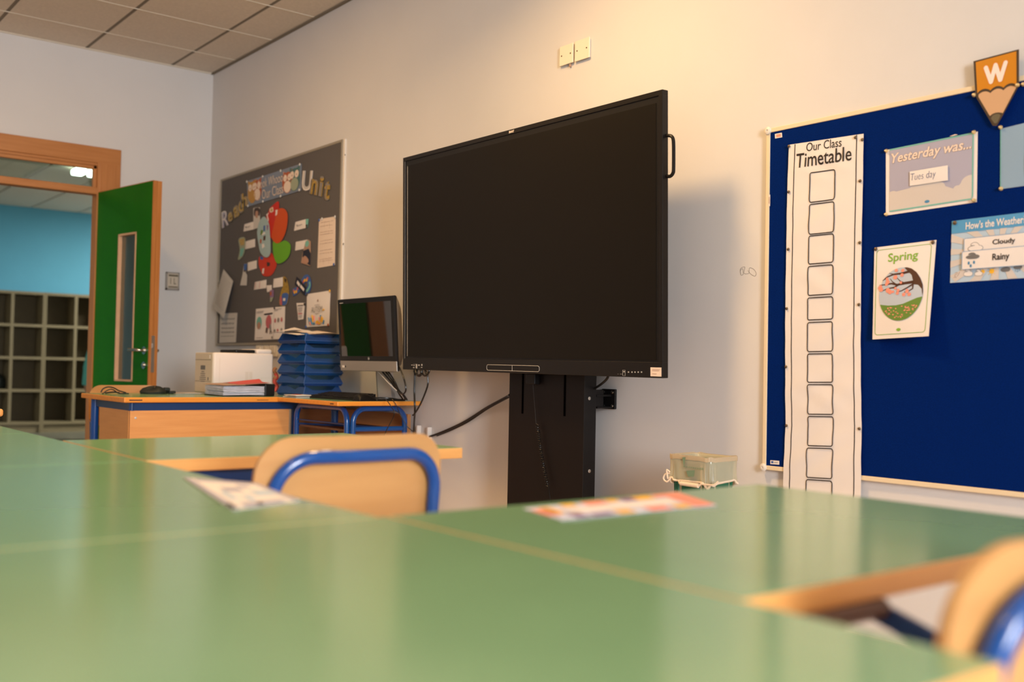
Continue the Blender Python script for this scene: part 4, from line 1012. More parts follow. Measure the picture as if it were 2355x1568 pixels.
# red and brown paper craft between printer and trays
cf = thing('paper_craft', 'red and brown paper craft wedged between the printer and the letter trays', 'craft', (-5.60, 2.70, DH))
for nm, mt, pts_, rd in (('red_ribbon', 'craft_red', [(632, 900), (637, 888), (631, 876), (637, 868), (633, 858)], 0.011), ('brown_twist', 'craft_brown', [(631, 872), (636, 862), (630, 852), (635, 846)], 0.010), ('white_tuft', 'paper_white', [(640, 892), (642, 884), (639, 878)], 0.006)):
    Q = [WX(x, y, -5.60) for x, y in pts_]; Q = [Vector((v.x, v.y, max(v.z, DH+0.012))) for v in Q]
    MB().tube(spline(Q, 5), rd, 7).build(nm, mt, cf, smooth=True)
# sockets on the wall behind the trays
for i, (x0, x1, y0, y1) in enumerate(((593, 607, 790, 802), (609, 621, 789, 803), (623, 640, 788, 820))):
    a = W(x0, y0); b = W(x1, y1)
    s_ = thing('wall_socket', ['left cream wall socket under the grey pinboard, behind the printer', 'middle cream wall socket under the grey pinboard, behind the printer', 'largest cream wall socket under the grey pinboard, beside the letter trays'][i], 'socket', ((a.x+b.x)/2, 3.0, b.z), group='sockets under the grey pinboard')
    z1 = a.z; z0 = min(b.z, a.z-0.086)
    MB().box((a.x, 2.985, z0), (b.x, 2.9995, z1), 0.003).build('plate', 'cream_plastic', s_)
    MB().box((a.x+0.02, 2.980, z0+0.025), (b.x-0.02, 2.986, z1-0.025), 0.002).build('switch', 'cream_plastic', s_)
for i, (x, y0, y1) in enumerate(((961.5, 978, 1003), (986, 982, 1006))):
    a = W(x-1.6, y0, 2.985); b = W(x+1.6, y1, 2.985)
    o = MB().box((a.x, 2.975, b.z-0.1), (b.x, 2.9995, a.z), 0.002).build('cable_trunking', 'white_plastic', loc=(a.x, 2.9995, b.z-0.1)); tag(o, ['left white strip of cable trunking low on the wall behind the middle chair', 'right white strip of cable trunking low on the wall behind the middle chair'][i], 'trunking', 'white trunking strips')

# blank plates high on the wall
for i, q in enumerate((((1285, 109.5), (1317, 97.5), (1317.5, 143), (1288, 152.5)), ((1321, 94.5), (1355, 85.5), (1355, 132), (1322, 141.5)))):
    P = [W(x, y, 2.986) for x, y in q]
    xs_ = (P[0].x+P[3].x)/2, (P[1].x+P[2].x)/2; zs_ = (P[2].z+P[3].z)/2, (P[0].z+P[1].z)/2
    pl = thing('blank_plate', ['left cream blank plate high on the wall above the display', 'right cream blank plate high on the wall above the display'][i], 'wall plate', ((xs_[0]+xs_[1])/2, 3.0, zs_[0]), group='blank wall plates')
    m = MB(); m.box((xs_[0], 2.986, zs_[0]), (xs_[1], 2.992, zs_[1]), 0.002); m.box((xs_[0]+0.006, 2.991, zs_[0]+0.004), (xs_[1]-0.006, 2.9995, zs_[1]-0.004)); m.build('plate', 'cream_plastic', pl)
    for f_ in (0.17, 0.83): MB().lathe([(0.0035, 0.0), (0.0035, -0.0012), (0.001, -0.0014)], (xs_[0]+(xs_[1]-xs_[0])*f_, 2.986, (zs_[0]+zs_[1])/2), 10, axis='y').build('screw', 'dark_pin', pl)
    if i == 0: MB().box((xs_[1]-0.028, 2.990, zs_[0]-0.014), (xs_[1]-0.020, 2.9995, zs_[0]+0.002), 0.001).build('cable_stub', 'print_tan', pl)

# ------------------------------------------------------------------ waste bin
bcx, bcy = -2.377, 2.7375
bw, bdp, bh = 0.088, 0.070, 0.632
bn = thing('waste_bin', 'green slatted waste bin with wire handle, between the display stand and the blue pinboard', 'bin', (bcx, bcy, 0))
def ringpt(k, n, f, z, w=bw, d=bdp):
    a = 2*PI*k/n; c, s_ = math.cos(a), math.sin(a); e = 0.26
    return Vector((bcx+w*f*math.copysign(abs(c)**e, c), bcy+d*f*math.copysign(abs(s_)**e, s_), z))
N = 56
m = MB()
for k in range(N):
    if k % 2 == 0:
        P = [ringpt(k-0.35, N, 0.82, 0.03), ringpt(k+0.55, N, 0.82, 0.03), ringpt(k+0.55, N, 0.99, bh-0.006), ringpt(k-0.35, N, 0.99, bh-0.006)]
        c = Vector((bcx, bcy, 0)); off = (c-P[0]); off.z = 0; off = off.normalized()*0.004
        m.prism(P, off)
for z, f in ((0.0, 0.82), (bh-0.008, 0.99)):
    A = [ringpt(k, N, f, z) for k in range(N)]
    m.tube(A, 0.006, 6, closed=True)
m.prism([ringpt(k, N, 0.81, 0.005) for k in range(N)], (0, 0, 0.02))
m.build('basket', 'bin_green', bn)
a = W(1566, 1111, bcy-bdp-0.02); b = W(1606, 1117, bcy-bdp-0.02)
MB().tube([a, b], 0.0075, 10).build('grip', 'handle_cream', bn, smooth=True)
MB().tube(spline([W(1561, 1106, bcy-bdp-0.012), W(1563, 1112, bcy-bdp-0.02), a, b, W(1612, 1113, bcy-bdp-0.02), W(1640, 1115, bcy-bdp-0.016), W(1652, 1107, bcy-bdp-0.01)], 4), 0.0028, 6).build('wire_handle', 'handle_cream', bn, smooth=True)
ln = thing('bin_liner', 'creased cream plastic liner folded over the rim of the green bin', 'bin liner', (bcx, bcy, bh-0.12))
def linerpt(s, t):
    a = s*N
    zz = [bh-0.30, bh-0.12, bh-0.01, bh+0.010, bh+0.008, bh-0.006, bh-0.040, bh-0.074, bh-0.080]
    ff = [0.80, 0.90, 0.95, 1.02, 1.08, 1.10, 1.08, 1.10, 1.06]
    i = min(7, int(t*8)); u = t*8-i
    z = zz[i]*(1-u)+zz[i+1]*u; f = ff[i]*(1-u)+ff[i+1]*u
    if t > 0.6:
        k = (t-0.6)*2.2
        f += k*(0.030*math.sin(13*2*PI*s+t*7)+0.028*math.sin(7*2*PI*s+2-t*4)+0.022*math.sin(29*2*PI*s-t*9))
        z += k*(0.010*math.sin(2*PI*3*s+1.0)+0.006*math.sin(2*PI*8*s))
    return ringpt(a, N, f, z)
MB().grid(linerpt, 168, 30).build('film', 'bag_film', ln, smooth=True)
MB().grid(lambda s, t: ringpt(s*N, N, 1.115+0.006*math.sin(2*PI*19*s), bh+0.0125-0.015*t+0.0015*math.sin(2*PI*7*s)), 112, 2, (0, 0, 0.0006)).build('rolled_hem', 'hem_cream', ln, smooth=True)
fy = bcy-bdp*1.19
mb = MB(); a_ = W(1571, 1071, fy); b_ = W(1617, 1081, fy)
text(mb, 'Bonus', lambda s, t: Vector((a_.x+(b_.x-a_.x)*(1-s), fy, a_.z+(b_.z-a_.z)*t+0.003*s)), 0.01)
for q_ in (((1569, 1052), (1577, 1051), (1573, 1074)), ((1578, 1082), (1598, 1081), (1596, 1096), (1582, 1096))): mb.bm.faces.new([mb.bm.verts.new(W(x, y, fy)) for x, y in q_])
mb.build('liner_print', 'liner_green', ln)
m = MB(); m.tube([linerpt(k/112, 0.97) for k in range(112)], 0.0042, 6, closed=True)
q0 = W(1541, 1088, bcy-bdp*1.05)
m.tube(spline([q0, q0+Vector((-0.020, -0.004, -0.006)), q0+Vector((-0.024, -0.006, -0.022)), q0+Vector((-0.008, -0.006, -0.030)), q0+Vector((0.006, 0, -0.014))], 5), 0.0030, 6)
m.tube(spline([q0+Vector((0, 0, .004)), q0+Vector((-0.012, -0.004, 0.010)), q0+Vector((-0.006, -0.004, -0.02))], 5), 0.003, 6)
m.build('drawstring', 'handle_cream', ln, smooth=True)

# ------------------------------------------------------------------ pinboards
def board(name, x0, x1, z0, z1, fw_, depth, felt, frame, label):
    b = thing(name, label, 'pinboard', ((x0+x1)/2, 3.0, z0))
    MB().box((x0+fw_*0.4, 3.0-depth+0.004, z0+fw_*0.4), (x1-fw_*0.4, 2.9995, z1-fw_*0.4)).build('felt', felt, b)
    m = MB()
    for q in (((x0, z0), (x1, z0+fw_)), ((x0, z1-fw_), (x1, z1)), ((x0, z0+fw_), (x0+fw_, z1-fw_)), ((x1-fw_, z0+fw_), (x1, z1-fw_))):
        m.box((q[0][0], 3.0-depth, q[0][1]), (q[1][0], 2.9998, q[1][1]), 0.002)
    m.build('frame', frame, b)
    return b
BY = 2.9875                                    # felt surface of the blue board
bb = board('blue_pinboard', -2.318, -0.500, 0.5890, 1.8080, 0.0155, 0.017, 'felt_blue', 'frame_cream', 'large blue felt pinboard with cream frame on the right')
for x, z in ((-2.310, 1.800), (-2.312, 0.597), (-0.508, 1.800), (-0.508, 0.597)):
    MB().lathe([(0.014, 0.0), (0.014, -0.006), (0.010, -0.009), (0.004, -0.0092), (0.0035, -0.006)], (x, 2.985, z), 18, axis='y').build('corner_cap', 'frame_pale', bb, smooth=True)
GX0, GX1, GZ0, GZ1 = -7.258, -5.432, 1.057, 2.282
gb = board('grey_pinboard', GX0, GX1, GZ0, GZ1, 0.016, 0.020, 'felt_grey', 'frame_grey', 'grey felt pinboard on the wall behind the printer and letter trays')
MB().box((GX1, 2.985, GZ0), (GX1+0.022, 2.9998, GZ1), 0.002).build('side_trim', 'frame_pale', gb)
m = MB(); a = W(793.5, 356, 2.985)
for px, py in ((793.8, 356), (790, 560), (789.5, 562)):
    a = W(px, py, 2.985); m.lathe([(0.004, 0), (0.004, -0.0015), (0.001, -0.002)], a, 8, axis='y')
m.build('frame_screw', 'print_black', gb)
GY = 2.9835                                    # felt surface of the grey board

class Paper:
    """a sheet pinned to a board: quad TL,TR,BR,BL given as points on its plane"""
    def __init__(s, name, label, cat, quad, m='paper_white', bulge=0.0, th=0.0006, nx=10, ny=10, group=None, wave=0.0):
        s.q = quad; s.b = bulge; s.th = th; s.w = wave
        s.o = thing(name, label, cat, (quad[0]+quad[1]+quad[2]+quad[3])/4, group=group)
        MB().grid(lambda a, b: s.P(a, b, 0), nx, ny, (0, th, 0)).build('sheet', m, s.o, smooth=bool(bulge or wave))
    def P(s, a, b, off=0.0005):
        v = bil(s.q, a, b)
        y = -s.b*math.sin(PI*a)*math.sin(PI*min(1, max(0, b)))-s.w*math.sin(7*a+5*b)*math.sin(4*a-6*b+1)
        return v+Vector((0, y-off, 0))
    def rect(s, name, m, rects, off=0.0005, parent=None, n=1):
        mb = MB()
        for a0, a1, b0, b1 in rects:
            mb.grid(lambda u, v: s.P(a0+(a1-a0)*u, b0+(b1-b0)*v, off), n, n)
        return mb.build(name, m, parent or s.o)
    def poly(s, name, m, polys, off=0.0006):
        mb = MB()
        for pl in polys: mb.bm.faces.new([mb.bm.verts.new((a, b, 0)) for a, b in pl])
        bmesh.ops.triangulate(mb.bm, faces=list(mb.bm.faces))
        for _ in range(4):
            ed = [e for e in mb.bm.edges if e.calc_length() > 0.13]
            if not ed: break
            bmesh.ops.subdivide_edges(mb.bm, edges=ed, cuts=1)
            bmesh.ops.triangulate(mb.bm, faces=list(mb.bm.faces))
        for v in mb.bm.verts: v.co = s.P(v.co.x, v.co.y, off)
        return mb.build(name, m, s.o)
    def ell(s, a, b, ra, rb, n=28, t0=0, t1=360): return [(a+ra*math.cos(R(t0+(t1-t0)*k/n)), b+rb*math.sin(R(t0+(t1-t0)*k/n))) for k in range(n if t1-t0 == 360 else n+1)]
    def text(s, name, m, body, a0, a1, b0, b1, off=0.0008, bold=0.0, shear=0.0, skew=0.0):
        mb = MB(); text(mb, body, lambda u, v: s.P(a0+(a1-a0)*u, b0+(b1-b0)*v+skew*u, off), bold, shear)
        return mb.build(name, m, s.o)
    def lines(s, name, m, segs, rad=0.0012, off=0.0006):
        mb = MB()
        for sg in segs:
            if len(sg) == 2: P = [s.P(a, b, off) for a, b in sg]
            else: P = spline([s.P(a, b, off) for a, b in sg], 4)
            mb.tube(P, rad, 5)
        return mb.build(name, m, s.o)
    def strip(s, name, m, path, hw, off=0.0007, closed=False):   # flat ribbon in sheet coordinates (hw in metres along the sheet)
        mb = MB(); P = [s.P(a, b, off) for a, b in path]
        n = len(P); L = []; Rr = []
        for i in range(n):
            d = P[(i+1) % n]-P[i-1] if closed or 0 < i < n-1 else (P[1]-P[0] if i == 0 else P[-1]-P[-2])
            d.normalize(); nn = Vector((-d.z, 0, d.x))
            w = hw[i] if isinstance(hw, list) else hw
            L.append(mb.bm.verts.new(P[i]+nn*w)); Rr.append(mb.bm.verts.new(P[i]-nn*w))
        for i in range(n if closed else n-1):
            j = (i+1) % n
            mb.bm.faces.new((L[i], L[j], Rr[j], Rr[i]))
        return mb.build(name, m, s.o)
def quad(pts, Y): return [W(x, y, Y) for x, y in pts]
def pin(px, py, m, label, Y=BY-0.0012, r=0.0060, group=None, cone=False, dz=0):
    p = W(px, py, Y)
    prof = [(r*0.25, 0.001), (r*0.25, -0.001), (r, -0.0015), (r*0.98, -0.003), (r*0.6, -0.0050), (r*0.1, -0.0056)] if not cone else [(r*0.3, 0.001), (r*1.0, -0.0008), (r*0.75, -0.006), (r*0.35, -0.011), (r*0.05, -0.013)]
    o = MB().lathe(prof, p, 14, axis='y').build('drawing_pin', m, smooth=True, loc=p)
    return tag(o, label, 'drawing pin', group or 'drawing pins')

# maker stickers on the blue board
for nm, q, lab in (('board_sticker', ((1782, 308), (1798, 305), (1799, 315.5), (1782.5, 318.5)), 'white and red sticker in the top left corner of the blue pinboard'), ('board_sticker', ((1771.5, 1058), (1792, 1059.5), (1792, 1068.5), (1771.5, 1067)), 'white sticker with blue square in the bottom left corner of the blue pinboard')):
    pp = Paper(nm, lab, 'sticker', quad(q, BY-0.0008), 'paper_white', nx=1, ny=1, group='stickers on the blue pinboard')
    if 'red' in lab: pp.rect('red_print', 'print_blossom', [(.18, .85, .2, .8)])
    else:
        pp.rect('blue_print', 'print_blue', [(.10, .36, .2, .72)]); pp.rect('grey_print', 'print_grey', [(.42, .84, .42, .58)])
pp = Paper('frame_tag', 'narrow white tag on the left frame of the blue pinboard', 'tag', quad(((1767.5, 448), (1771.2, 447.6), (1770.8, 474), (1767, 474)), 2.9825), 'paper_white', nx=1, ny=1)
pp.rect('tag_slit', 'print_tan', [(.3, .7, .18, .78)])

# timetable strip, drawn row by row
TL_ = [(1815, 333), (1811, 442), (1808.9, 574), (1806.7, 708.5), (1806.5, 839.6), (1807.3, 978), (1801.5, 1110), (1801, 1245)]
TR_ = [(1986.4, 307.5), (1984.9, 417.7), (1981.8, 558.5), (1980.3, 699), (1979.8, 838), (1982.0, 981), (1980.4, 1122), (1980, 1262)]
TYs = [BY-0.004-0.001*i for i in range(7)]+[BY-0.012]
rowsL = [W(x, y, BY-0.0062) for x, y in TL_]; rowsR = [W(x, y, BY-0.0062) for x, y in TR_]
class Strip(Paper):
    def __init__(s):
        s.o = thing('timetable_strip', 'long white class timetable strip hanging on the left of the blue pinboard', 'timetable', (rowsL[0]+rowsR[-1])/2)
        s.n = len(rowsL)-1
        MB().grid(lambda a, b: s.P(a, b, 0), 14, 84, (0, 0.0005, 0)).build('sheet', 'paper_white', s.o, smooth=True)
    def P(s, a, b, off=0.0006):
        f = min(max(b, 0), 1)*s.n; i = min(s.n-1, int(f)); u = f-i
        v = (rowsL[i]*(1-a)+rowsR[i]*a)*(1-u)+(rowsL[i+1]*(1-a)+rowsR[i+1]*a)*u
        amp = 0.0045*math.sin(PI*u)**0.8*(0.35+0.65*b)
        y = -0.001-amp*(0.7+0.5*math.sin(9*a+3.7*i+11*u))*(0.35+abs(2*a-1)*0.2+0.5*math.sin(PI*a))-0.0016*math.sin(13*a+13*u*(1 if i % 2 else -1)+i*2)*math.sin(PI*u)*math.sin(PI*a)
        return v+Vector((0, y-off, 0))
    def tz(s, py, px=1893):
        z = W(px, py, BY-0.0062).z
        for i in range(s.n):
            a = (rowsL[i].z+rowsR[i].z)/2; b = (rowsL[i+1].z+rowsR[i+1].z)/2
            if a >= z >= b: return (i+(a-z)/(a-b))/s.n
        return 0 if z > rowsL[0].z else 1
tt = Strip()
for nm, a in (('left_rule', .088), ('right_rule', .915)):
    mb = MB(); mb.grid(lambda u, v: tt.P(a-0.0058+0.0116*u, 0.001+0.998*v, 0.0007), 1, 84); mb.build(nm, 'print_black', tt.o)
BXS = [(394, 462), (467, 536), (540, 605), (610.6, 677.5), (683.4, 734.5), (740.5, 808), (813.5, 879), (884.5, 952.6), (958, 1025.5), (1031, 1099.6), (1105, 1172)]
for k, (y0, y1) in enumerate(BXS):
    t0, t1 = tt.tz(y0), tt.tz(y1); s0, s1 = .315, .648; ra = .022; rb = (t1-t0)*0.10
    path = []
    def seg(a0, b0, a1, b1, n): return [(a0+(a1-a0)*i/n, b0+(b1-b0)*i/n) for i in range(n)]
    def cor(cx_, cy_, st_): return [(cx_+ra*math.cos(R(st_+90*i/3)), cy_+rb*math.sin(R(st_+90*i/3))) for i in range(3)]
    path += seg(s0+ra, t0, s1-ra, t0, 6)+cor(s1-ra, t0+rb, -90)+seg(s1, t0+rb, s1, t1-rb, 8)+cor(s1-ra, t1-rb, 0)+seg(s1-ra, t1, s0+ra, t1, 6)+cor(s0+ra, t1-rb, 90)+seg(s0, t1-rb, s0, t0+rb, 8)+cor(s0+ra, t0+rb, 180)
    tt.strip('picture_box', 'print_black', path, 0.0017, 0.0022, closed=True)
t0, t1 = tt.tz(323.5), tt.tz(343.5); tt.text('title_lettering', 'print_black', 'Our Class', .25, .725, t0, t1, 0.0009, 0.004)
t0, t1 = tt.tz(345.5), tt.tz(378.5); tt.text('title_lettering', 'print_black', 'Timetable', .115, .855, t0, t1, 0.0012, 0.008)
PINS = [(1815, 336.6, 'top left corner'), (1968, 316.1, 'top edge, inside the right corner'), (1984, 321.3, 'top right corner'), (1814.4, 441.3, 'left edge, first joint'), (1978.8, 416.2, 'right edge, first joint'), (1813.5, 573.2, 'left edge, second joint'), (1978.1, 558, 'right edge, second joint'), (1809.8, 709.4, 'left edge, third joint'), (1976, 700.3, 'right edge, third joint'), (1808.2, 843.2, 'left edge, fourth joint'), (1809.3, 978.4, 'left edge, lowest joint'), (1977, 985.7, 'right edge, lowest joint')]
for x, y, w_ in PINS: pin(x, y, 'dark_pin', f'dark drawing pin holding the timetable strip, {w_}', BY-0.0085, 0.0055, 'pins holding the timetable strip')

# "Yesterday was..." card
y_ = Paper('yesterday_card', 'lilac cloud card reading Yesterday was on the blue pinboard', 'card', quad(((2037.3, 345), (2248.5, 302.5), (2246.3, 464.5), (2037.3, 495.6)), BY-0.0015), 'paper_white', bulge=0.002)
y_.rect('lilac_ground', 'print_lilac', [(.045, .962, .012, .945)], 0.0009, n=8)
def cloudtop(k): return [(a, b) for a, b in k]
cl = [(.045, .955), (.045, .655)]+y_.ell(.085, .70, .055, .055, 6, 200, 340)+[(.175, .735)]+[(.235, .735), (.27, .70)]+y_.ell(.335, .70, .065, .085, 7, 190, 300)+[(.40, .60)]+y_.ell(.465, .63, .075, .10, 8, 200, 340)+y_.ell(.60, .72, .075, .10, 7, 220, 350)+[(.70, .795), (.755, .80)]+y_.ell(.80, .775, .045, .055, 6, 200, 290)+y_.ell(.935, .715, .10, .115, 7, 190, 280)+[(.962, .955)]
y_.poly('cloud_print', 'print_cloud', [cl], 0.0012)
y_.strip('teal_border', 'print_teal', [(.045, .012), (.5, .012), (.945, .012)]+[(.957, .03)]+[(.957, .5), (.957, .90)]+[(.945, .945)]+[(.5, .947), (.045, .947)], 0.0022, 0.0015)
y_.text('card_lettering_outline', 'print_tan', 'Yesterday was...', .062, .945, .075, .275, 0.0016, 0.030, 0.22)
y_.text('card_lettering', 'print_cream', 'Yesterday was...', .066, .940, .078, .271, 0.0021, 0.018, 0.22)
y_.poly('small_logo', 'print_logo', [y_.ell(.475, .885, .028, .022)], 0.0016)
s_ = Paper('name_slip', 'white slip handwritten Tuesday stuck on the lilac Yesterday card', 'slip', quad(((2092.3, 394.5), (2179.5, 380), (2179.8, 414.5), (2092.3, 427.5)), BY-0.0080), 'paper_white', bulge=0.0015)
s_.text('handwriting', 'pen_blue', 'Tues day', .03, .70, .18, .80, 0.0008, -0.018, 0.15)
for x, y, w_ in ((2039, 347, 'top left'), (2240.5, 304, 'top right'), (2241, 461, 'bottom right'), (2038.5, 493, 'bottom left')): pin(x, y, 'brass', f'brass pin at the {w_} corner of the lilac Yesterday card', BY-0.003, 0.0062, 'brass pins on the blue pinboard', True)
o = MB().prism(quad(((2184, 313.5), (2197, 308.5), (2203, 309.8), (2190, 313.2)), BY-0.001), (0, -0.001, 0)).build('paper_scrap', 'print_cream', loc=W(2190, 312, BY)); tag(o, 'small cream scrap showing above the lilac Yesterday card', 'scrap')

# Spring poster, lower right corner lifting off the board
q = [W(2011, 569.4, BY-0.002), W(2153.5, 551.6, BY-0.002), W(2135.7, 772.8, BY-0.045), W(2006.5, 780.4, BY-0.022)]
sp = Paper('season_poster', 'white Spring poster with a blossom tree on the blue pinboard', 'poster', q, 'paper_white', bulge=0.004, nx=10, ny=14)
def rr(x0, x1, y0, y1, ra, rb, n=4):
    out = []
    for cx_, cy_, st_ in ((x1-ra, y0+rb, -90), (x1-ra, y1-rb, 0), (x0+ra, y1-rb, 90), (x0+ra, y0+rb, 180)):
        out += [(cx_+ra*math.cos(R(st_+90*i/n)), cy_+rb*math.sin(R(st_+90*i/n))) for i in range(n+1)]
    return out
def dens(path, n=6, closed=True):
    out = []; m_ = len(path)
    for i in range(m_ if closed else m_-1):
        a, b = path[i], path[(i+1) % m_]; d = math.hypot(a[0]-b[0], a[1]-b[1]); k = max(1, int(d/0.06))
        out += [(a[0]+(b[0]-a[0])*j/k, a[1]+(b[1]-a[1])*j/k) for j in range(k)]
    return out
sp.strip('green_border', 'print_green', dens(rr(.045, .935, .035, .955, .05, .035)), 0.0008, 0.001, closed=True)
sp.text('season_lettering', 'print_green', 'Spring', .245, .735, .085, .205, 0.0012, 0.012)
CX, CY, RX, RY = .485, .535, .375, .283
sp.poly('sky_print', 'print_palesky', [sp.ell(CX, CY, RX, RY, 48)], 0.0012)
import itertools
def inside(a, b, k=1.0): return ((a-CX)/RX)**2+((b-CY)/RY)**2 <= k
hill = [(CX-RX*math.cos(R(20)), CY+RY*math.sin(R(20)))]
top_ = [(.14, .632), (.28, .648), (.42, .652), (.54, .642), (.66, .615), (.76, .592), (.845, .582)]
arcp = [(CX+RX*math.cos(R(a)), CY+RY*math.sin(R(a))) for a in range(10, 161, 6)]
sp.poly('grass_print', 'print_grass', [top_+arcp], 0.0016)
br_ = [(.86, .60), (.855, .50), (.80, .40), (.735, .335), (.66, .30), (.56, .262), (.60, .262), (.70, .285), (.79, .35), (.845, .43), (.872, .54)]
trunk = [(.855, .575), (.835, .50), (.775, .455), (.70, .445), (.685, .40), (.66, .345), (.60, .305), (.53, .258), (.57, .256), (.65, .275), (.735, .32), (.80, .385), (.845, .455), (.86, .53)]
sp.poly('trunk_print', 'print_bark', [trunk], 0.0020)
def bough(p, w0, w1):
    path = []
    for i in range(len(p)-1):
        path += [(p[i][0]+(p[i+1][0]-p[i][0])*k/4, p[i][1]+(p[i+1][1]-p[i][1])*k/4) for k in range(4)]
    path.append(p[-1]); n = len(path)
    sp.strip('bough_print', 'print_bark', path, [w0+(w1-w0)*i/(n-1) for i in range(n)], 0.0022)
for p, w0, w1 in (([(.62, .305), (.50, .318), (.36, .318), (.25, .338), (.17, .375)], .0040, .0010), ([(.70, .42), (.56, .425), (.43, .435), (.33, .415), (.22, .42), (.12, .42)], .0048, .0010), ([(.45, .435), (.38, .46), (.26, .465), (.17, .485)], .0030, .0008), ([(.70, .44), (.60, .475), (.50, .505), (.42, .51)], .0026, .0008), ([(.69, .44), (.69, .49), (.62, .515), (.55, .52)], .0024, .0008), ([(.55, .425), (.47, .395), (.42, .36)], .002, .0007), ([(.40, .425), (.34, .395), (.30, .36)], .002, .0007), ([(.36, .318), (.28, .30)], .0016, .0006)): bough(p, w0, w1)
rs = random.Random(3)
bl = []
for a, b, r_ in ((.40, .278, .028), (.51, .287, .028), (.50, .335, .030), (.39, .352, .036), (.25, .362, .026), (.26, .395, .036), (.24, .418, .026), (.13, .45, .036), (.15, .47, .036), (.27, .485, .040), (.31, .505, .036), (.36, .505, .022), (.49, .415, .022), (.40, .47, .022), (.45, .495, .026), (.44, .525, .026), (.60, .515, .030), (.55, .545, .030), (.64, .548, .030), (.14, .435, .024), (.60, .50, .02)):
    if inside(a, b, 1.02): bl.append(sp.ell(a, b, r_, r_*0.66, 9))
sp.poly('blossom_print', 'print_blossom', bl, 0.0026)
fl = []
while len(fl) < 46:
    a = CX+rs.uniform(-1, 1)*RX; b = rs.uniform(.665, .81)
    if inside(a, b, .90) and (a < .33 or a > .62 or b > .66): fl.append(sp.ell(a, b, rs.uniform(.011, .02), rs.uniform(.004, .007), 7))
sp.poly('petal_print', 'print_blossom', fl, 0.0021)
sp.poly('small_logo', 'print_green', [sp.ell(.475, .912, .038, .016)], 0.001)
for x, y, w_ in ((2014.8, 573, 'top left'), (2146.2, 557.3, 'top right')): pin(x, y, 'dark_pin', f'dark pin at the {w_} corner of the Spring poster', BY-0.0035, 0.0062)

# weather chart
A_ = W(2189.5, 508.5, BY-0.002); Bz = W(2185, 650.5, BY-0.002)
dirx = (W(2355, 488.5, BY-0.002)-A_)
WWd = 0.300
dx_ = Vector((WWd, 0, 0.0))
tr_ = A_+Vector((WWd, 0, dirx.z/dirx.x*WWd)); br2 = Bz+Vector((WWd, 0, 0.003))
we = Paper('weather_chart', 'blue weather chart reading How\'s the Weather at the right picture edge', 'chart', [A_, tr_, br2, Bz], 'print_ray', bulge=0.002)
sun = []
for k in range(16):
    a0 = R(k*22.5); a1 = R(k*22.5+11.25); c0 = (.5, .55)
    def edge(an):
        ca, sa = math.cos(an), math.sin(an); ts = []
        if ca > 1e-6: ts.append((1-c0[0])/ca)
        if ca < -1e-6: ts.append(-c0[0]/ca)
        if sa > 1e-6: ts.append((.995-c0[1])/sa)
        if sa < -1e-6: ts.append((.20-c0[1])/sa)
        t_ = min(ts); return (c0[0]+ca*t_, c0[1]+sa*t_)
    sun.append([c0, edge(a0), edge(a1)])
we.poly('sunray_print', 'print_cloud', sun, 0.0010)
we.rect('header_band', 'print_header', [(0, 1, 0, .205)], 0.0014, n=8)
we.text('header_lettering', 'paper_white', "How's the Weather?", .150, .745, .045, .165, 0.0022, 0.02)
IC = {}
def cloud_poly(p, a, b, k, ky=1.0):
    return p.ell(a, b, .5*k, .30*k*ky, 10, 90, 270)+p.ell(a, b-.22*k*ky, .34*k, .42*k*ky, 12, 200, 350)+p.ell(a+.28*k, b, .34*k, .30*k*ky, 10, -60, 90)
icons_l = []
for a, b in ((.30, .895), ): icons_l.append(dens(cloud_poly(we, .195, .905, .085, 1.6)))
we.strip('cloud_outline', 'print_cloudgrey', dens(cloud_poly(we, .185, .875, .085, 1.5)), 0.0004, 0.0016, closed=True)
we.strip('cloud_outline', 'print_cloudgrey', dens(cloud_poly(we, .295, .885, .075, 1.5)), 0.0004, 0.0026, closed=True)
we.poly('cloud_fill', 'paper_white', [cloud_poly(we, .185, .875, .085, 1.5), cloud_poly(we, .295, .885, .075, 1.5)], 0.0014)
we.poly('sun_print', 'print_yellow', [we.ell(.43, .86, .026, .040, 18), we.ell(.34, .855, .020, .030, 14)]+[[(.43+.034*math.cos(R(a-8)), .86+.052*math.sin(R(a-8))), (.43+.050*math.cos(R(a)), .86+.076*math.sin(R(a))), (.43+.034*math.cos(R(a+8)), .86+.052*math.sin(R(a+8)))] for a in range(0, 360, 45)], 0.0012)
we.poly('dark_cloud_print', 'print_cloudgrey', [cloud_poly(we, .56, .85, .085, 1.4), cloud_poly(we, .68, .83, .075, 1.3), cloud_poly(we, .80, .835, .075, 1.3)], 0.0014)
we.lines('rain_print', 'print_logo', [((.665, .865), (.66, .89)), ((.685, .865), (.68, .905)), ((.705, .865), (.70, .89))], 0.0006, 0.0014)
we.lines('wind_print', 'print_tan', [((.05, .85), (.07, .835), (.075, .86), (.055, .875), (.05, .90)), ((.075, .90), (.09, .87), (.10, .83)), ((.04, .92), (.06, .905), (.065, .93))], 0.0005, 0.0014)
pin(2196.8, 512.5, 'dark_pin', 'dark pin at the top left corner of the weather chart', BY-0.0035, 0.0062)
def slip(name, lab, quad_, word, dark):
    s = Paper('weather_slip', lab, 'slip', quad_, 'paper_white', bulge=0.0008, group='weather word slips')
    s.strip('slip_border', 'print_outline', dens(rr(.004, .996, .01, .99, .02, .09)), 0.0007, 0.0009, closed=True)
    s.text('slip_lettering', 'print_black', word, .385 if word == 'Rainy' else .375, .385+.205 if word == 'Rainy' else .375+.285, .27, .70 if word == 'Cloudy' else .72, 0.0012, 0.018)
    return s
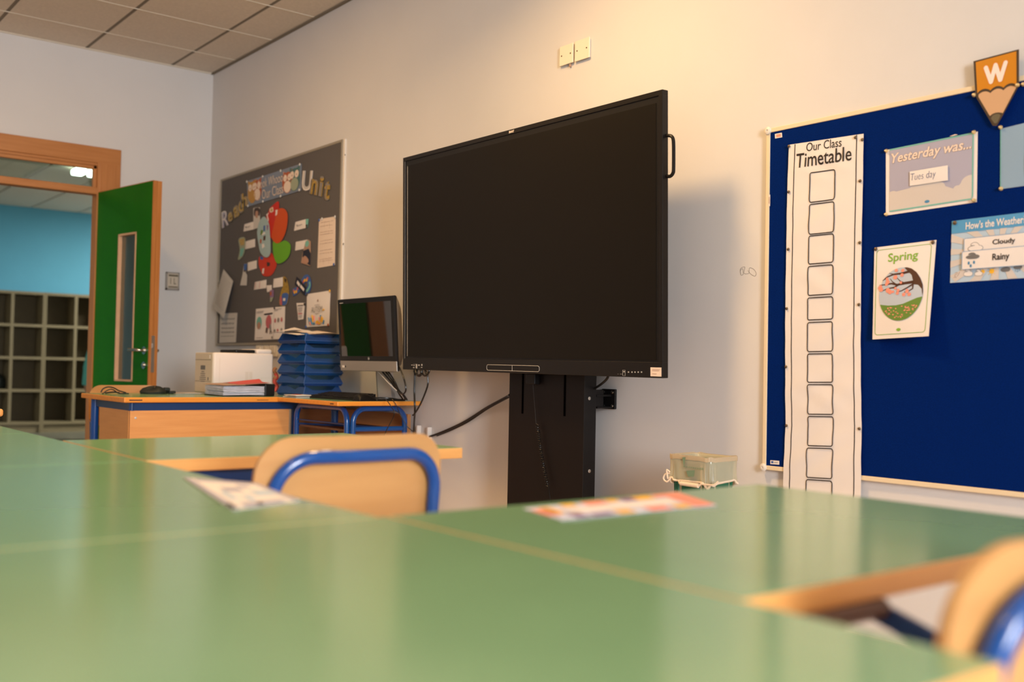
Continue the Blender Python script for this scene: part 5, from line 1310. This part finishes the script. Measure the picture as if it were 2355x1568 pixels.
def slipquad(tl, bl, L, z1):
    a = W(*tl, z1); b = W(*bl, z1); k = 0.010/0.3*L
    return [a, a+Vector((L, 0, dirx.z/dirx.x*L*0.9)), b+Vector((L, 0, dirx.z/dirx.x*L*0.4)), b]
c1 = slip('c', 'white Cloudy slip on the weather chart, partly under the Rainy slip', slipquad((2217, 548.5), (2216.5, 582), 0.235, BY-0.0062), 'Cloudy', False)
c1.poly('cloud_print', 'paper_white', [cloud_poly(c1, .145, .74, .175, 3.6)], 0.0010)
c1.strip('cloud_outline', 'print_cloudgrey', dens(cloud_poly(c1, .145, .74, .175, 3.6)), 0.0006, 0.0012, closed=True)
c2 = slip('r', 'white Rainy slip with grey rain cloud on the weather chart', slipquad((2212.3, 578.5), (2211.3, 620.5), 0.245, BY-0.0086), 'Rainy', True)
c2.poly('cloud_print', 'print_cloudgrey', [cloud_poly(c2, .130, .34, .155, 2.4)], 0.0010)
c2.poly('raindrop_print', 'print_logo', [c2.ell(.092, .66, .013, .09, 12), c2.ell(.118, .82, .013, .09, 12), c2.ell(.158, .64, .013, .09, 12)], 0.0011)

# light blue card at the right edge
A_ = W(2300.5, 296.5, BY-0.002); B_ = W(2300, 435, BY-0.002); r_ = W(2355, 282, BY-0.002)-A_
lb = Paper('today_card', 'light blue card with lime bordered box at the right picture edge', 'card', [A_, A_+Vector((0.297, 0, r_.z/r_.x*0.297*0.8)), B_+Vector((0.297, 0, 0.004)), B_], 'print_sky', bulge=0.002)
lb.strip('teal_border', 'print_teal', [(.006, .02), (.006, .5), (.006, .98)], 0.0012, 0.001)
s0 = .246
lb.poly('lime_box', 'print_mint', [rr(s0, .86, .50, .86, .03, .06)], 0.0022)
lb.strip('lime_box_border', 'print_lime', dens(rr(s0+.012, .848, .515, .845, .03, .06)), 0.0018, 0.0026, closed=True)
for x, y, w_ in ((2301.5, 293, 'top left'), (2302.5, 434, 'bottom left')): pin(x, y, 'brass', f'brass pin at the {w_} corner of the light blue card', BY-0.003, 0.0062, 'brass pins on the blue pinboard', True)

# letter W pencil
pc = thing('pencil_letter', 'orange paper pencil with a white letter W above the blue pinboard', 'letter cut-out', W(2292, 200, 2.972))
PY = 2.9745
def z5(x, y): return (2180+x/7.126, 90+y/7.126)
def z5p(pts, Y): return [W(*z5(x, y), Y) for x, y in pts]
MB().prism(z5p([(418, 362), (1162, 165), (1160, 765), (875, 1290), (800, 1418), (735, 1418), (655, 1280), (450, 930)], PY), (0, 0.0015, 0)).build('outline', 'pencil_line', pc)
def wavec(x0, y0, x1, y1, n=10, h=48):
    out = []
    for k in range(3):
        for i in range(n):
            u = i/n; f = (k+u)/3
            out.append((x0+(x1-x0)*f, y0+(y1-y0)*f-h*math.sin(PI*u)**0.8))
    out.append((x1, y1)); return out
wv = wavec(482, 912, 1125, 775)
mb = MB(); mb.bm.faces.new([mb.bm.verts.new(v) for v in z5p([(455, 378), (1122, 198)]+[(1125, 752)]+[(x, y-26) for x, y in wv[::-1][1:-1]]+[(482, 888)], PY-0.0006)]); mb.build('barrel', 'pencil_orange', pc)
mb = MB(); mb.bm.faces.new([mb.bm.verts.new(v) for v in z5p([(x, y+18) for x, y in wv][1:-1]+[(1118, 792), (900, 1212)]+[(880, 1205), (830, 1200), (780, 1205), (730, 1225), (690, 1258)]+[(675, 1240), (500, 945)], PY-0.0007)]); mb.build('sharpened_wood', 'pencil_wood', pc)
mb = MB(); mb.bm.faces.new([mb.bm.verts.new(v) for v in z5p([(705, 1300), (730, 1250), (790, 1222), (840, 1225), (862, 1250), (815, 1360), (790, 1378), (760, 1375)], PY-0.0007)]); mb.build('lead', 'pencil_lead', pc)
def wstroke(name, mm, hw, off):
    mb = MB(); P = [z5p([q], PY-off)[0] for q in ((622, 470), (705, 700), (780, 425), (858, 665), (945, 385))]
    for i in range(4):
        a, b = P[i], P[i+1]; d = (b-a).normalized(); n = Vector((-d.z, 0, d.x))
        pts = [a+n*hw*math.cos(R(t))-d*hw*math.sin(R(t)) for t in range(0, 181, 20)]+[b-n*hw*math.cos(R(t))+d*hw*math.sin(R(t)) for t in range(0, 181, 20)]
        mb.bm.faces.new([mb.bm.verts.new(v+Vector((0, -0.00008*i, 0))) for v in pts])
    return mb.build(name, mm, pc)
wstroke('letter_glow', 'letter_edge', 0.0078, 0.0009); wstroke('letter', 'letter_white', 0.0064, 0.0016)
for (x, y), w_ in ((z5(432, 915), 'left'), (z5(1142, 755), 'right')): pin(x, y, 'brass', f'brass pin at the {w_} shoulder of the pencil letter W', BY-0.010, 0.0066, 'brass pins on the blue pinboard', True)
pin(2354, 194, 'brass', 'brass pin at the right picture edge beside the pencil letter', BY-0.003, 0.0062, 'brass pins on the blue pinboard', True)

# ------------------------------------------------------------------ grey board display
def g2(x, y): return (480+x/6.27, 310+y/6.27)
def g3(x, y): return (480+x/6.03, 540+y/6.03)
def gq(f, pts, Y=GY-0.0015): return [W(*f(x, y), Y) for x, y in pts]
bn_ = Paper('class_banner', 'blue owl banner reading Look Whooos in Our Class on the grey pinboard', 'banner', gq(g2, ((552, 668), (1342, 412), (1335, 800), (560, 1038)), GY-0.004), 'banner_blue', bulge=0.004)
def owl(nm, a, b, k, body, belly):
    bn_.poly(nm+'_body', body, [bn_.ell(a, b, .088*k, .40*k)], 0.0012)
    bn_.poly(nm+'_ears', body, [[(a-.075*k, b-.20*k), (a-.08*k, b-.46*k), (a, b-.34*k), (a+.08*k, b-.46*k), (a+.075*k, b-.20*k)]], 0.0011)
    bn_.poly(nm+'_belly', belly, [bn_.ell(a, b+.16*k, .062*k, .22*k)], 0.0018)
    bn_.poly(nm+'_eyes', 'print_cream', [bn_.ell(a-.036*k, b-.18*k, .032*k, .13*k, 18), bn_.ell(a+.036*k, b-.18*k, .032*k, .13*k, 18)], 0.0022)
    bn_.poly(nm+'_pupils', 'print_tan', [bn_.ell(a-.034*k, b-.16*k, .008*k, .03*k, 10), bn_.ell(a+.034*k, b-.16*k, .008*k, .03*k, 10)], 0.0026)
owl('red_owl', .205, .48, 1.0, 'owl_red', 'print_cream'); owl('yellow_owl', .105, .50, 1.05, 'owl_yellow', 'owl_yellow')
owl('orange_owl', .765, .55, 1.0, 'owl_red', 'print_cream'); owl('teal_owl', .885, .52, 1.08, 'owl_teal', 'owl_sage')
bn_.text('banner_lettering', 'print_cream', "Look Whooo's", .235, .735, .10, .46, 0.0030, -0.004)
bn_.text('banner_lettering', 'print_cream', 'in Our Class', .205, .695, .54, .90, 0.0030, -0.004)
for k, (s, t, w_) in enumerate(((0, .02, 'top left corner'), (.31, .02, 'top edge, left third'), (.64, .02, 'top edge, right third'), (.97, .02, 'top right corner'), (.01, .97, 'bottom left corner'), (.31, .98, 'bottom edge, left third'), (.64, .98, 'bottom edge, right third'), (.97, .97, 'bottom right corner'))):
    p = bn_.P(s, t, 0.0005); o = MB().lathe([(0.002, 0.001), (0.009, -0.001), (0.007, -0.004), (0.001, -0.005)], p, 12, axis='y').build('drawing_pin', 'clear_pin', smooth=True, loc=p); tag(o, f'clear pin on the owl banner, {w_}', 'drawing pin', 'clear pins on the owl banner')
def letter(ch_, f, x0, x1, y0, y1, tilt, mm, lab):
    """cut-out letter: zoom box and tilt in degrees, laid on the board with thickness"""
    c = W(*f((x0+x1)/2, (y0+y1)/2), GY-0.004); l = W(*f(x0, (y0+y1)/2), GY-0.004); r2_ = W(*f(x1, (y0+y1)/2), GY-0.004); t_ = W(*f((x0+x1)/2, y0), GY-0.004); b_ = W(*f((x0+x1)/2, y1), GY-0.004)
    w = abs(r2_.x-l.x); h = abs(t_.z-b_.z); an = R(tilt)
    def f2(s, t, off=0):
        u = (s-.5)*w; v = (.5-t)*h; return c+Vector((u*math.cos(an)+v*math.sin(an), -off, -u*math.sin(an)+v*math.cos(an)))
    o = thing('letter_cutout', lab, 'letter', c, group='glittery letters on the grey pinboard')
    vs, fs = textgeo(ch_, 0.03)
    mb = MB(); V = [mb.bm.verts.new(f2(x, 1-y)) for x, y in vs]
    for q in fs:
        try: mb.bm.faces.new([V[i] for i in q])
        except ValueError: pass
    ret = bmesh.ops.extrude_face_region(mb.bm, geom=list(mb.bm.faces)); bmesh.ops.translate(mb.bm, verts=[v for v in ret['geom'] if isinstance(v, bmesh.types.BMVert)], vec=(0, -0.003, 0))
    mb.build('letter', mm, o)
    mb = MB(); V = [mb.bm.verts.new(f2(.5+(x-.5)*1.0, 1-(.5+(y-.5)*1.0), 0.0036)) for x, y in textgeo(ch_, -0.022)[0]]
    for q in textgeo(ch_, -0.022)[1]:
        try: mb.bm.faces.new([V[i] for i in q])
        except ValueError: pass
    mb.build('letter_face', 'print_grey' if mm == 'gold_foil' else 'paper_white', o)
for a in (('R', 195, 285, 1090, 1325, -8, 'print_lilac', 'pale glittery cut-out letter R, first of the word Reach'), ('e', 278, 345, 1110, 1262, -10, 'gold_foil', 'gold cut-out letter e next to the pale letter R'), ('a', 362, 436, 1015, 1195, -10, 'gold_foil', 'gold cut-out letter a in the middle of the word Reach'), ('c', 428, 500, 945, 1135, -8, 'gold_foil', 'gold cut-out letter c in the word Reach'), ('h', 470, 565, 835, 1035, -6, 'gold_foil', 'gold cut-out letter h tucked under the owl banner'),
          ('U', 1352, 1492, 520, 805, 8, 'paper_grey', 'large grey cut-out letter U right of the owl banner'), ('n', 1470, 1580, 645, 860, 14, 'gold_foil', 'gold cut-out letter n of the word Unit'), ('i', 1600, 1652, 600, 885, 12, 'gold_foil', 'gold cut-out letter i of the word Unit'), ('t', 1668, 1752, 670, 940, 12, 'gold_foil', 'gold cut-out letter t, last of the word Unit')): letter(a[0], g2, *a[1:])

def cutout(name, pts, m, label, cat, Y=GY-0.004, th=0.0016, group=None):
    P = [W(x, y, Y) for x, y in pts]; c = sum(P, Vector())/len(P)
    o = thing(name, label, cat, c, group=group)
    MB().prism(P, (0, th, 0)).build('shape', m, o); return o
G = lambda f, pts: [f(x, y) for x, y in pts]
def smoothpoly(pts, n=4):
    P = [Vector((x, y, 0)) for x, y in pts]; out = []; m_ = len(P)
    for i in range(m_):
        p0, p1, p2, p3 = P[i-1], P[i], P[(i+1) % m_], P[(i+2) % m_]
        for k in range(n):
            t = k/n; v = 0.5*((2*p1)+(p2-p0)*t+(2*p0-5*p1+4*p2-p3)*t*t+(3*p1-p0-3*p2+p3)*t**3); out.append((v.x, v.y))
    return out
def addpoly(o, name, mm, pts, Y):
    mb = MB(); mb.prism([W(x, y, Y) for x, y in pts], (0, 0.0004, 0)); return mb.build(name, mm, o)
gr = 'felt petals of the paper flower'
o = cutout('flower_petal', smoothpoly(G(g3, ((705, 300), (692, 400), (722, 500), (762, 568), (850, 568), (905, 505), (940, 405), (905, 320), (865, 250), (800, 300)))), 'scarlet_card', 'scarlet card petal at the bottom of the paper flower', 'petal', GY-0.004, group=gr)
addpoly(o, 'blue_patch', 'print_blue', G(g3, ((712, 292), (760, 310), (750, 345), (712, 340))), GY-0.0046); addpoly(o, 'dark_photo', 'hair_print', G(g3, ((805, 375), (850, 385), (845, 430), (808, 440))), GY-0.0046); addpoly(o, 'white_mark', 'paper_white', G(g3, ((745, 470), (770, 460), (760, 540), (738, 530))), GY-0.0046)
o = cutout('flower_petal', smoothpoly(G(g2, ((1000, 960), (930, 1010), (880, 1060), (860, 1110), (828, 1180), (850, 1320), (885, 1480), (950, 1440), (1000, 1250), (1012, 1050)))), 'red_card', 'deep red card petal at the top of the paper flower', 'petal', GY-0.0062, group=gr)
addpoly(o, 'white_letter', 'print_cream', G(g2, ((878, 1065), (925, 1040), (935, 1100), (905, 1120), (880, 1115))), GY-0.0068); addpoly(o, 'gold_dot', 'gold_foil', smoothpoly(G(g2, ((900, 1060), (922, 1075), (910, 1105), (888, 1095)))), GY-0.0074)
addpoly(o, 'white_ribbon', 'paper_white', G(g2, ((828, 1150), (870, 1118), (848, 1160), (866, 1225), (840, 1290), (836, 1280), (850, 1225), (836, 1165))), GY-0.0068)
o = cutout('flower_petal', smoothpoly(G(g2, ((1000, 1075), (1060, 1058), (1110, 1090), (1136, 1170), (1122, 1330), (1075, 1480), (1010, 1558), (945, 1545), (905, 1460), (935, 1320), (970, 1150)))), 'orange_card', 'bright orange card petal on the right of the paper flower', 'petal', GY-0.0100, group=gr)
addpoly(o, 'white_flag', 'paper_white', G(g2, ((962, 1085), (992, 1078), (985, 1150), (958, 1168), (965, 1120))), GY-0.0106)
o = cutout('flower_petal', smoothpoly(G(g3, ((893, 90), (900, 280), (948, 393), (1040, 372), (1112, 285), (1132, 145), (1060, 78), (970, 110)))), 'green_card', 'lime green card petal of the paper flower', 'petal', GY-0.0082, group=gr)
o = cutout('flower_petal', smoothpoly([g2(800, 1180), g2(735, 1240), g2(700, 1370), g2(702, 1470), g3(690, 120), g3(712, 235), g3(762, 300), g3(815, 308), g3(850, 262), g3(855, 140), g2(880, 1440), g2(862, 1270)]), 'pale_blue_card', 'pale blue card petal with stickers on the left of the paper flower', 'petal', GY-0.0120, group=gr)
Ys = GY-0.0126
for nm, mm, f, pts_ in (('blue_sticker', 'print_blue', g2, ((790, 1310), (815, 1305), (812, 1385), (788, 1390))), ('leaf_sticker', 'print_grass', g2, ((752, 1370), (785, 1375), (765, 1450), (745, 1440))), ('purple_sticker', 'print_purple', g2, ((835, 1300), (860, 1305), (850, 1380), (838, 1370))), ('brown_sticker', 'print_bark', g2, ((790, 1460), (820, 1450), (815, 1520), (785, 1525))), ('red_sticker', 'owl_red', g3, ((712, 60), (735, 62), (728, 120), (708, 115))), ('white_sticker', 'paper_white', g3, ((735, 130), (765, 120), (775, 165), (740, 190))), ('white_sticker', 'paper_white', g2, ((755, 1440), (800, 1400), (820, 1420), (770, 1450)))): addpoly(o, nm, mm, G(f, pts_), Ys)

def tagcard(f, pts, label, word=None, Y=GY-0.003):
    P = G(f, pts); p_ = Paper('name_tag', label, 'name tag', [W(x, y, Y) for x, y in P], 'paper_white', bulge=0.003, nx=8, ny=4, group='white name tags on the grey pinboard', wave=0.0008)
    if word: p_.lines('pen_stroke', 'print_grey', [((.2, .5), (.24, .35), (.28, .6), (.33, .45), (.40, .6), (.47, .45), (.55, .6), (.63, .45), (.72, .55))], 0.0014, 0.0012)
    return p_
tagcard(g2, ((515, 1290), (645, 1250), (645, 1365), (500, 1395)), 'white name tag under the photo of a dark haired child', True)
tagcard(g2, ((1250, 1258), (1400, 1215), (1408, 1340), (1228, 1385)), 'white name tag at the upper right, left of the long list', True)
tagcard(g3, ((505, 92), (642, 55), (642, 168), (505, 200)), 'white name tag beside the green and beige photo')
tagcard(g3, ((1208, 98), (1370, 65), (1330, 190), (1196, 220)), 'white name tag touching the photo of a boy in navy')
tagcard(g3, ((540, 385), (665, 352), (665, 465), (540, 502)), 'white name tag under the green petal level, beside the blue and white photo')
t_ = tagcard(g3, ((640, 655), (800, 622), (795, 738), (625, 762)), 'white name tag with two red lines below the scarlet petal')
t_.rect('red_lines', 'print_pink', [(.10, .13, .1, .9), (.48, .51, .1, .9)], 0.003)
tagcard(g3, ((800, 702), (872, 695), (872, 778), (808, 795)), 'smallest white name tag above the purple and green photo')
tagcard(g3, ((900, 610), (1030, 585), (1025, 715), (890, 735)), 'white name tag beside the golden giraffe print photo')
def photo(pts, base, label, bits, Y=GY-0.0055):
    o = cutout('photo_cutout', pts, base, label, 'photo', Y, 0.0008, 'photo cut-outs on the grey pinboard')
    for k_, (nm, mm, pl) in enumerate(bits): addpoly(o, nm, mm, pl, Y-0.0006*(k_+1))
    return o
photo(G(g2, ((642, 1060), (680, 1045), (735, 1045), (742, 1330), (645, 1362))), 'sheet_shade', 'photo cut-out of a dark haired child in white', [('hair', 'hair_print', smoothpoly(G(g2, ((655, 1070), (700, 1048), (735, 1070), (730, 1170), (700, 1150), (655, 1170))))), ('face', 'skin_print', smoothpoly(G(g2, ((675, 1110), (700, 1095), (712, 1130), (700, 1200), (672, 1180)))))])
photo(smoothpoly(G(g3, ((415, 60), (500, 40), (502, 190), (470, 300), (405, 345), (430, 210)))), 'owl_sage', 'green and beige photo cut-out curling off the board', [('hair', 'gold_foil', G(g3, ((420, 65), (495, 45), (490, 140), (440, 150)))), ('teal_cloth', 'print_teal', G(g3, ((440, 190), (490, 180), (465, 290), (432, 310))))])
photo(G(g3, ((490, 400), (535, 400), (510, 520), (532, 560), (525, 702), (435, 700), (470, 540))), 'sheet_shade', 'photo cut-out of a child in blue and white', [('blue_cloth', 'print_blue', G(g3, ((488, 402), (534, 402), (520, 490), (485, 490)))), ('dark_band', 'hair_print', G(g3, ((487, 485), (515, 488), (505, 515), (485, 512))))])
photo(G(g2, ((1398, 1215), (1440, 1210), (1425, 1335), (1398, 1342))), 'print_teal', 'small teal photo cut-out at the upper right', [('dark_patch', 'hair_print', G(g2, ((1398, 1295), (1425, 1290), (1420, 1335), (1398, 1340))))])
photo(G(g3, ((1345, 85), (1385, 68), (1415, 90), (1412, 435), (1280, 390), (1300, 260))), 'print_tan', 'photo cut-out of a boy in navy at the upper right', [('teal_cap', 'print_teal', smoothpoly(G(g3, ((1345, 100), (1375, 78), (1390, 120), (1365, 165), (1338, 150))))), ('navy_shirt', 'cloth_navy', G(g3, ((1310, 220), (1385, 190), (1412, 260), (1410, 430), (1370, 400), (1300, 300)))), ('hands', 'skin_print', smoothpoly(G(g3, ((1290, 370), (1330, 290), (1380, 340), (1375, 385), (1320, 400)))))])
photo(G(g3, ((845, 770), (900, 758), (900, 860), (852, 930))), 'print_purple', 'small purple and green photo cut-out at the bottom middle', [('green_patch', 'owl_sage', G(g3, ((852, 870), (898, 862), (870, 925), (850, 928)))), ('red_patch', 'owl_red', G(g3, ((848, 790), (872, 786), (868, 840), (850, 842))))])
photo(smoothpoly(G(g3, ((1030, 590), (1060, 582), (1090, 640), (1112, 760), (1105, 870), (1078, 970), (985, 975), (990, 830), (1030, 700)))), 'gold_foil', 'long photo cut-out with golden giraffe print and blue below', [('blue_cloth', 'print_blue', smoothpoly(G(g3, ((1020, 820), (1100, 815), (1095, 900), (1070, 968), (1010, 965))))), ('white_square', 'paper_white', G(g3, ((1032, 878), (1062, 876), (1060, 915), (1030, 915)))), ('dark_hair', 'hair_print', G(g3, ((1050, 595), (1078, 620), (1070, 665), (1048, 640)))), ('pink_edge', 'print_pink', G(g3, ((985, 860), (1012, 850), (1018, 965), (985, 972))))])
# awareness ribbon
rb = thing('awareness_ribbon', 'looped navy ribbon with coloured puzzle pieces on the grey pinboard', 'ribbon', W(*g3(1290, 700), GY-0.006))
def band(name, mm, pts, hw, Y):
    P = spline([W(*g3(x, y), Y) for x, y in pts], 6); mb = MB(); L = []; Q = []
    for i, v in enumerate(P):
        d = (P[min(i+1, len(P)-1)]-P[max(i-1, 0)]).normalized(); n = Vector((-d.z, 0, d.x)); L.append(v+n*hw); Q.append(v-n*hw)
    for i in range(len(P)-1): mb.prism([L[i], L[i+1], Q[i+1], Q[i]], (0, 0.0006, 0))
    return mb.build(name, mm, rb)
band('ribbon_band', 'print_blue', [(1165, 800), (1220, 770), (1290, 680), (1330, 615), (1370, 605), (1395, 660), (1390, 740), (1350, 780), (1320, 760), (1260, 690), (1205, 640)], 0.024, GY-0.004)
band('navy_front', 'cloth_navy', [(1345, 785), (1320, 762), (1262, 690), (1205, 635)], 0.028, GY-0.0065)
band('teal_edge', 'print_teal', [(1396, 650), (1402, 700), (1385, 745), (1355, 785)], 0.008, GY-0.0070)
band('white_lettering', 'paper_white', [(1225, 650), (1260, 700)], 0.010, GY-0.0072); band('white_lettering', 'paper_white', [(1270, 705), (1320, 765)], 0.009, GY-0.0073)
for x, y in ((1330, 632), (1358, 625), (1215, 785), (1190, 795)): MB().lathe([(0.001, 0), (0.012, -0.0004), (0.001, -0.0008)], W(*g3(x, y), GY-0.0074), 6, axis='y').build('yellow_piece', 'print_yellow', rb)
for x, y in ((1312, 650), (1370, 605), (1232, 745), (1178, 775)): MB().lathe([(0.001, 0), (0.011, -0.0004), (0.001, -0.0008)], W(*g3(x, y), GY-0.0074), 6, axis='y').build('red_piece', 'print_pink', rb)

def scribbles(p, rows, m='print_grey', rad=0.0012, seed=1):
    r_ = random.Random(seed); sg = []
    for t in rows:
        a = r_.uniform(.10, .16)
        while a < .86:
            b = min(.88, a+r_.uniform(.06, .2)); sg.append(((a, t), (b, t+r_.uniform(-.004, .004)))); a = b+r_.uniform(.03, .06)
    p.lines('writing', m, sg, rad, 0.0010)
ls = Paper('class_list', 'tall cream list sheet at the right side of the grey pinboard', 'list', quad(((733.6, 503.8), (771.9, 497.4), (770.2, 609.7), (729.6, 616.3)), GY-0.003), 'print_cream', bulge=0.003, ny=8)
scribbles(ls, [.08, .16, .28, .33, .46, .52, .66, .72, .84, .88], 'print_tan', 0.0009, 5); ls.strip('column_rule', 'print_tan', [(.36, .06), (.36, .95)], 0.0008, 0.001); ls.strip('column_rule', 'print_tan', [(.66, .10), (.66, .95)], 0.0008, 0.001)
for (x, y, mm, w_) in ((734.5, 506, 'print_blue', 'top left'), (741, 503.2, 'clear_pin', 'top edge'), (771, 498.5, 'clear_pin', 'top right'), (768, 608, 'print_blue', 'bottom right')): pin(x, y, mm, f'pin on the tall cream list sheet, {w_}', GY-0.004, 0.009)
q = gq(g3, ((205, 475), (340, 640), (240, 1085), (62, 1000)), GY-0.006); q[2] = W(*g3(205, 1155), GY-0.05); q[3] = W(*g3(60, 1000), GY-0.03); q[1] = W(*g3(338, 640), GY-0.02)
l1 = Paper('letter_sheet', 'tilted white letter hanging off the left edge of the grey pinboard', 'letter', q, 'sheet_shade', bulge=0.012, nx=8, ny=10)
scribbles(l1, [.12+.055*k for k in range(14)], 'print_grey', 0.0009, 8)
l2 = Paper('note_sheet', 'white handwritten sheet at the bottom left of the grey pinboard', 'note', gq(g3, ((155, 1090), (397, 1080), (376, 1490), (147, 1497)), GY-0.003), 'sheet_shade', bulge=0.003)
scribbles(l2, [.18, .21, .34, .37, .49, .52, .63, .66, .78], 'print_grey', 0.0016, 9)
inf = Paper('information_sheet', 'three panel picture sheet above the printer and letter trays', 'information sheet', gq(g3, ((655, 1027), (1060, 990), (1047, 1442), (635, 1460)), GY-0.003), 'paper_white', bulge=0.003)
inf.strip('panel_rule', 'print_grey', [(.655, .0), (.655, 1.0)], 0.0012, 0.0032)
inf.poly('teal_portrait', 'print_teal', [inf.ell(.155, .45, .095, .19)], 0.0034); inf.poly('portrait_face', 'skin_print', [inf.ell(.155, .54, .065, .115)], 0.0038)
inf.poly('pink_figure', 'print_pink', [inf.ell(.49, .44, .095, .21)], 0.0034); inf.poly('figure_dress', 'print_grey', [[(.54, .48), (.58, .56), (.60, .78), (.55, .76), (.52, .60)]], 0.0040); inf.lines('figure_legs', 'print_bark', [((.43, .62), (.41, .78)), ((.46, .64), (.45, .80)), ((.555, .74), (.545, .82)), ((.59, .74), (.60, .82))], 0.003, 0.0036)
inf.poly('small_portraits', 'print_pink', [inf.ell(.71, .42, .026, .075, 14), inf.ell(.915, .40, .026, .075, 14), inf.ell(.80, .735, .026, .06, 14)], 0.0034)
inf.poly('small_portraits', 'print_grey', [inf.ell(.81, .41, .034, .075, 14), inf.ell(.70, .74, .028, .06, 14), inf.ell(.92, .72, .028, .06, 14), inf.ell(.615, .94, .022, .045, 12)], 0.0034)
inf.lines('heading_lines', 'print_black', [((.34, .20), (.60, .185))], 0.005, 0.0034); inf.lines('text_lines', 'print_grey', [((.05, .10), (.30, .09)), ((.05, .14), (.28, .13)), ((.68, .07), (.9, .055)), ((.68, .11), (.78, .10)), ((.08, .93), (.30, .93))], 0.0012, 0.0034)
nt_ = Paper('small_notice', 'narrow white notice with rows of text left of the autism poster', 'notice', gq(g3, ((1217, 945), (1335, 941), (1312, 1168), (1241, 1180)), GY-0.003), 'paper_white', bulge=0.003)
nt_.rect('text_rows', 'print_grey', [(.2, .85, .12, .2), (.25, .82, .30, .34), (.2, .82, .41, .45), (.25, .8, .52, .55), (.2, .85, .77, .81), (.25, .8, .87, .90)], 0.0036); nt_.rect('red_row', 'print_pink', [(.2, .84, .62, .68)], 0.0036)
au = Paper('autism_poster', 'white World Autism Day poster with colourful painted hands', 'poster', gq(g3, ((1362, 822), (1687, 770), (1672, 1258), (1350, 1280)), GY-0.003), 'paper_white', bulge=0.004, wave=0.0012)
au.text('poster_lettering', 'print_grey', 'WORLD', .40, .62, .355, .395, 0.0055); au.text('poster_lettering', 'print_cloudgrey', 'AUTISM', .27, .73, .42, .585, 0.0058, -0.012); au.text('poster_lettering', 'print_grey', 'DAY', .44, .58, .605, .64, 0.0055)
au.poly('ribbon_mark', 'craft_brown', [[(.52, .20), (.55, .24), (.52, .29), (.50, .25)]], 0.0055)
for nm, mm, segs_ in (('blue_fingers', 'print_logo', [((.14, .72), (.20, .92)), ((.24, .74), (.28, .93)), ((.66, .68), (.66, .82)), ((.80, .84), (.77, .94))]), ('yellow_fingers', 'print_yellow', [((.30, .66), (.33, .86)), ((.70, .72), (.67, .88)), ((.75, .76), (.73, .90)), ((.76, .55), (.80, .52))]), ('red_fingers', 'print_blossom', [((.38, .68), (.38, .84)), ((.60, .74), (.62, .86)), ((.20, .86), (.24, .95))])): [au.lines(nm[:-1], mm, [g_], 0.0045, 0.0045) for g_ in segs_]
au.poly('painted_palms', 'print_yellow', [au.ell(.51, .88, .06, .055), au.ell(.60, .915, .06, .035)], 0.0052); au.poly('painted_palms', 'print_logo', [au.ell(.37, .915, .055, .032)], 0.0053); au.poly('painted_palms', 'print_blossom', [au.ell(.53, .925, .04, .025)], 0.0056)
for (x, y), mm, w_ in ((g3(1682, 778), 'print_yellow', 'yellow pin at the top right corner of the autism poster'), (g3(1368, 825), 'dark_pin', 'dark pin at the top left corner of the autism poster'), (g3(1658, 1248), 'owl_red', 'red pin at the bottom right corner of the autism poster'), (g3(1352, 1275), 'print_blue', 'blue pin at the bottom left corner of the autism poster'), (g3(915, 1014), 'print_black', 'black pin at the top of the picture sheet above the printer'), (g3(1330, 962), 'print_black', 'black pin on the narrow notice')): pin(x, y, mm, w_, GY-0.0045, 0.009)
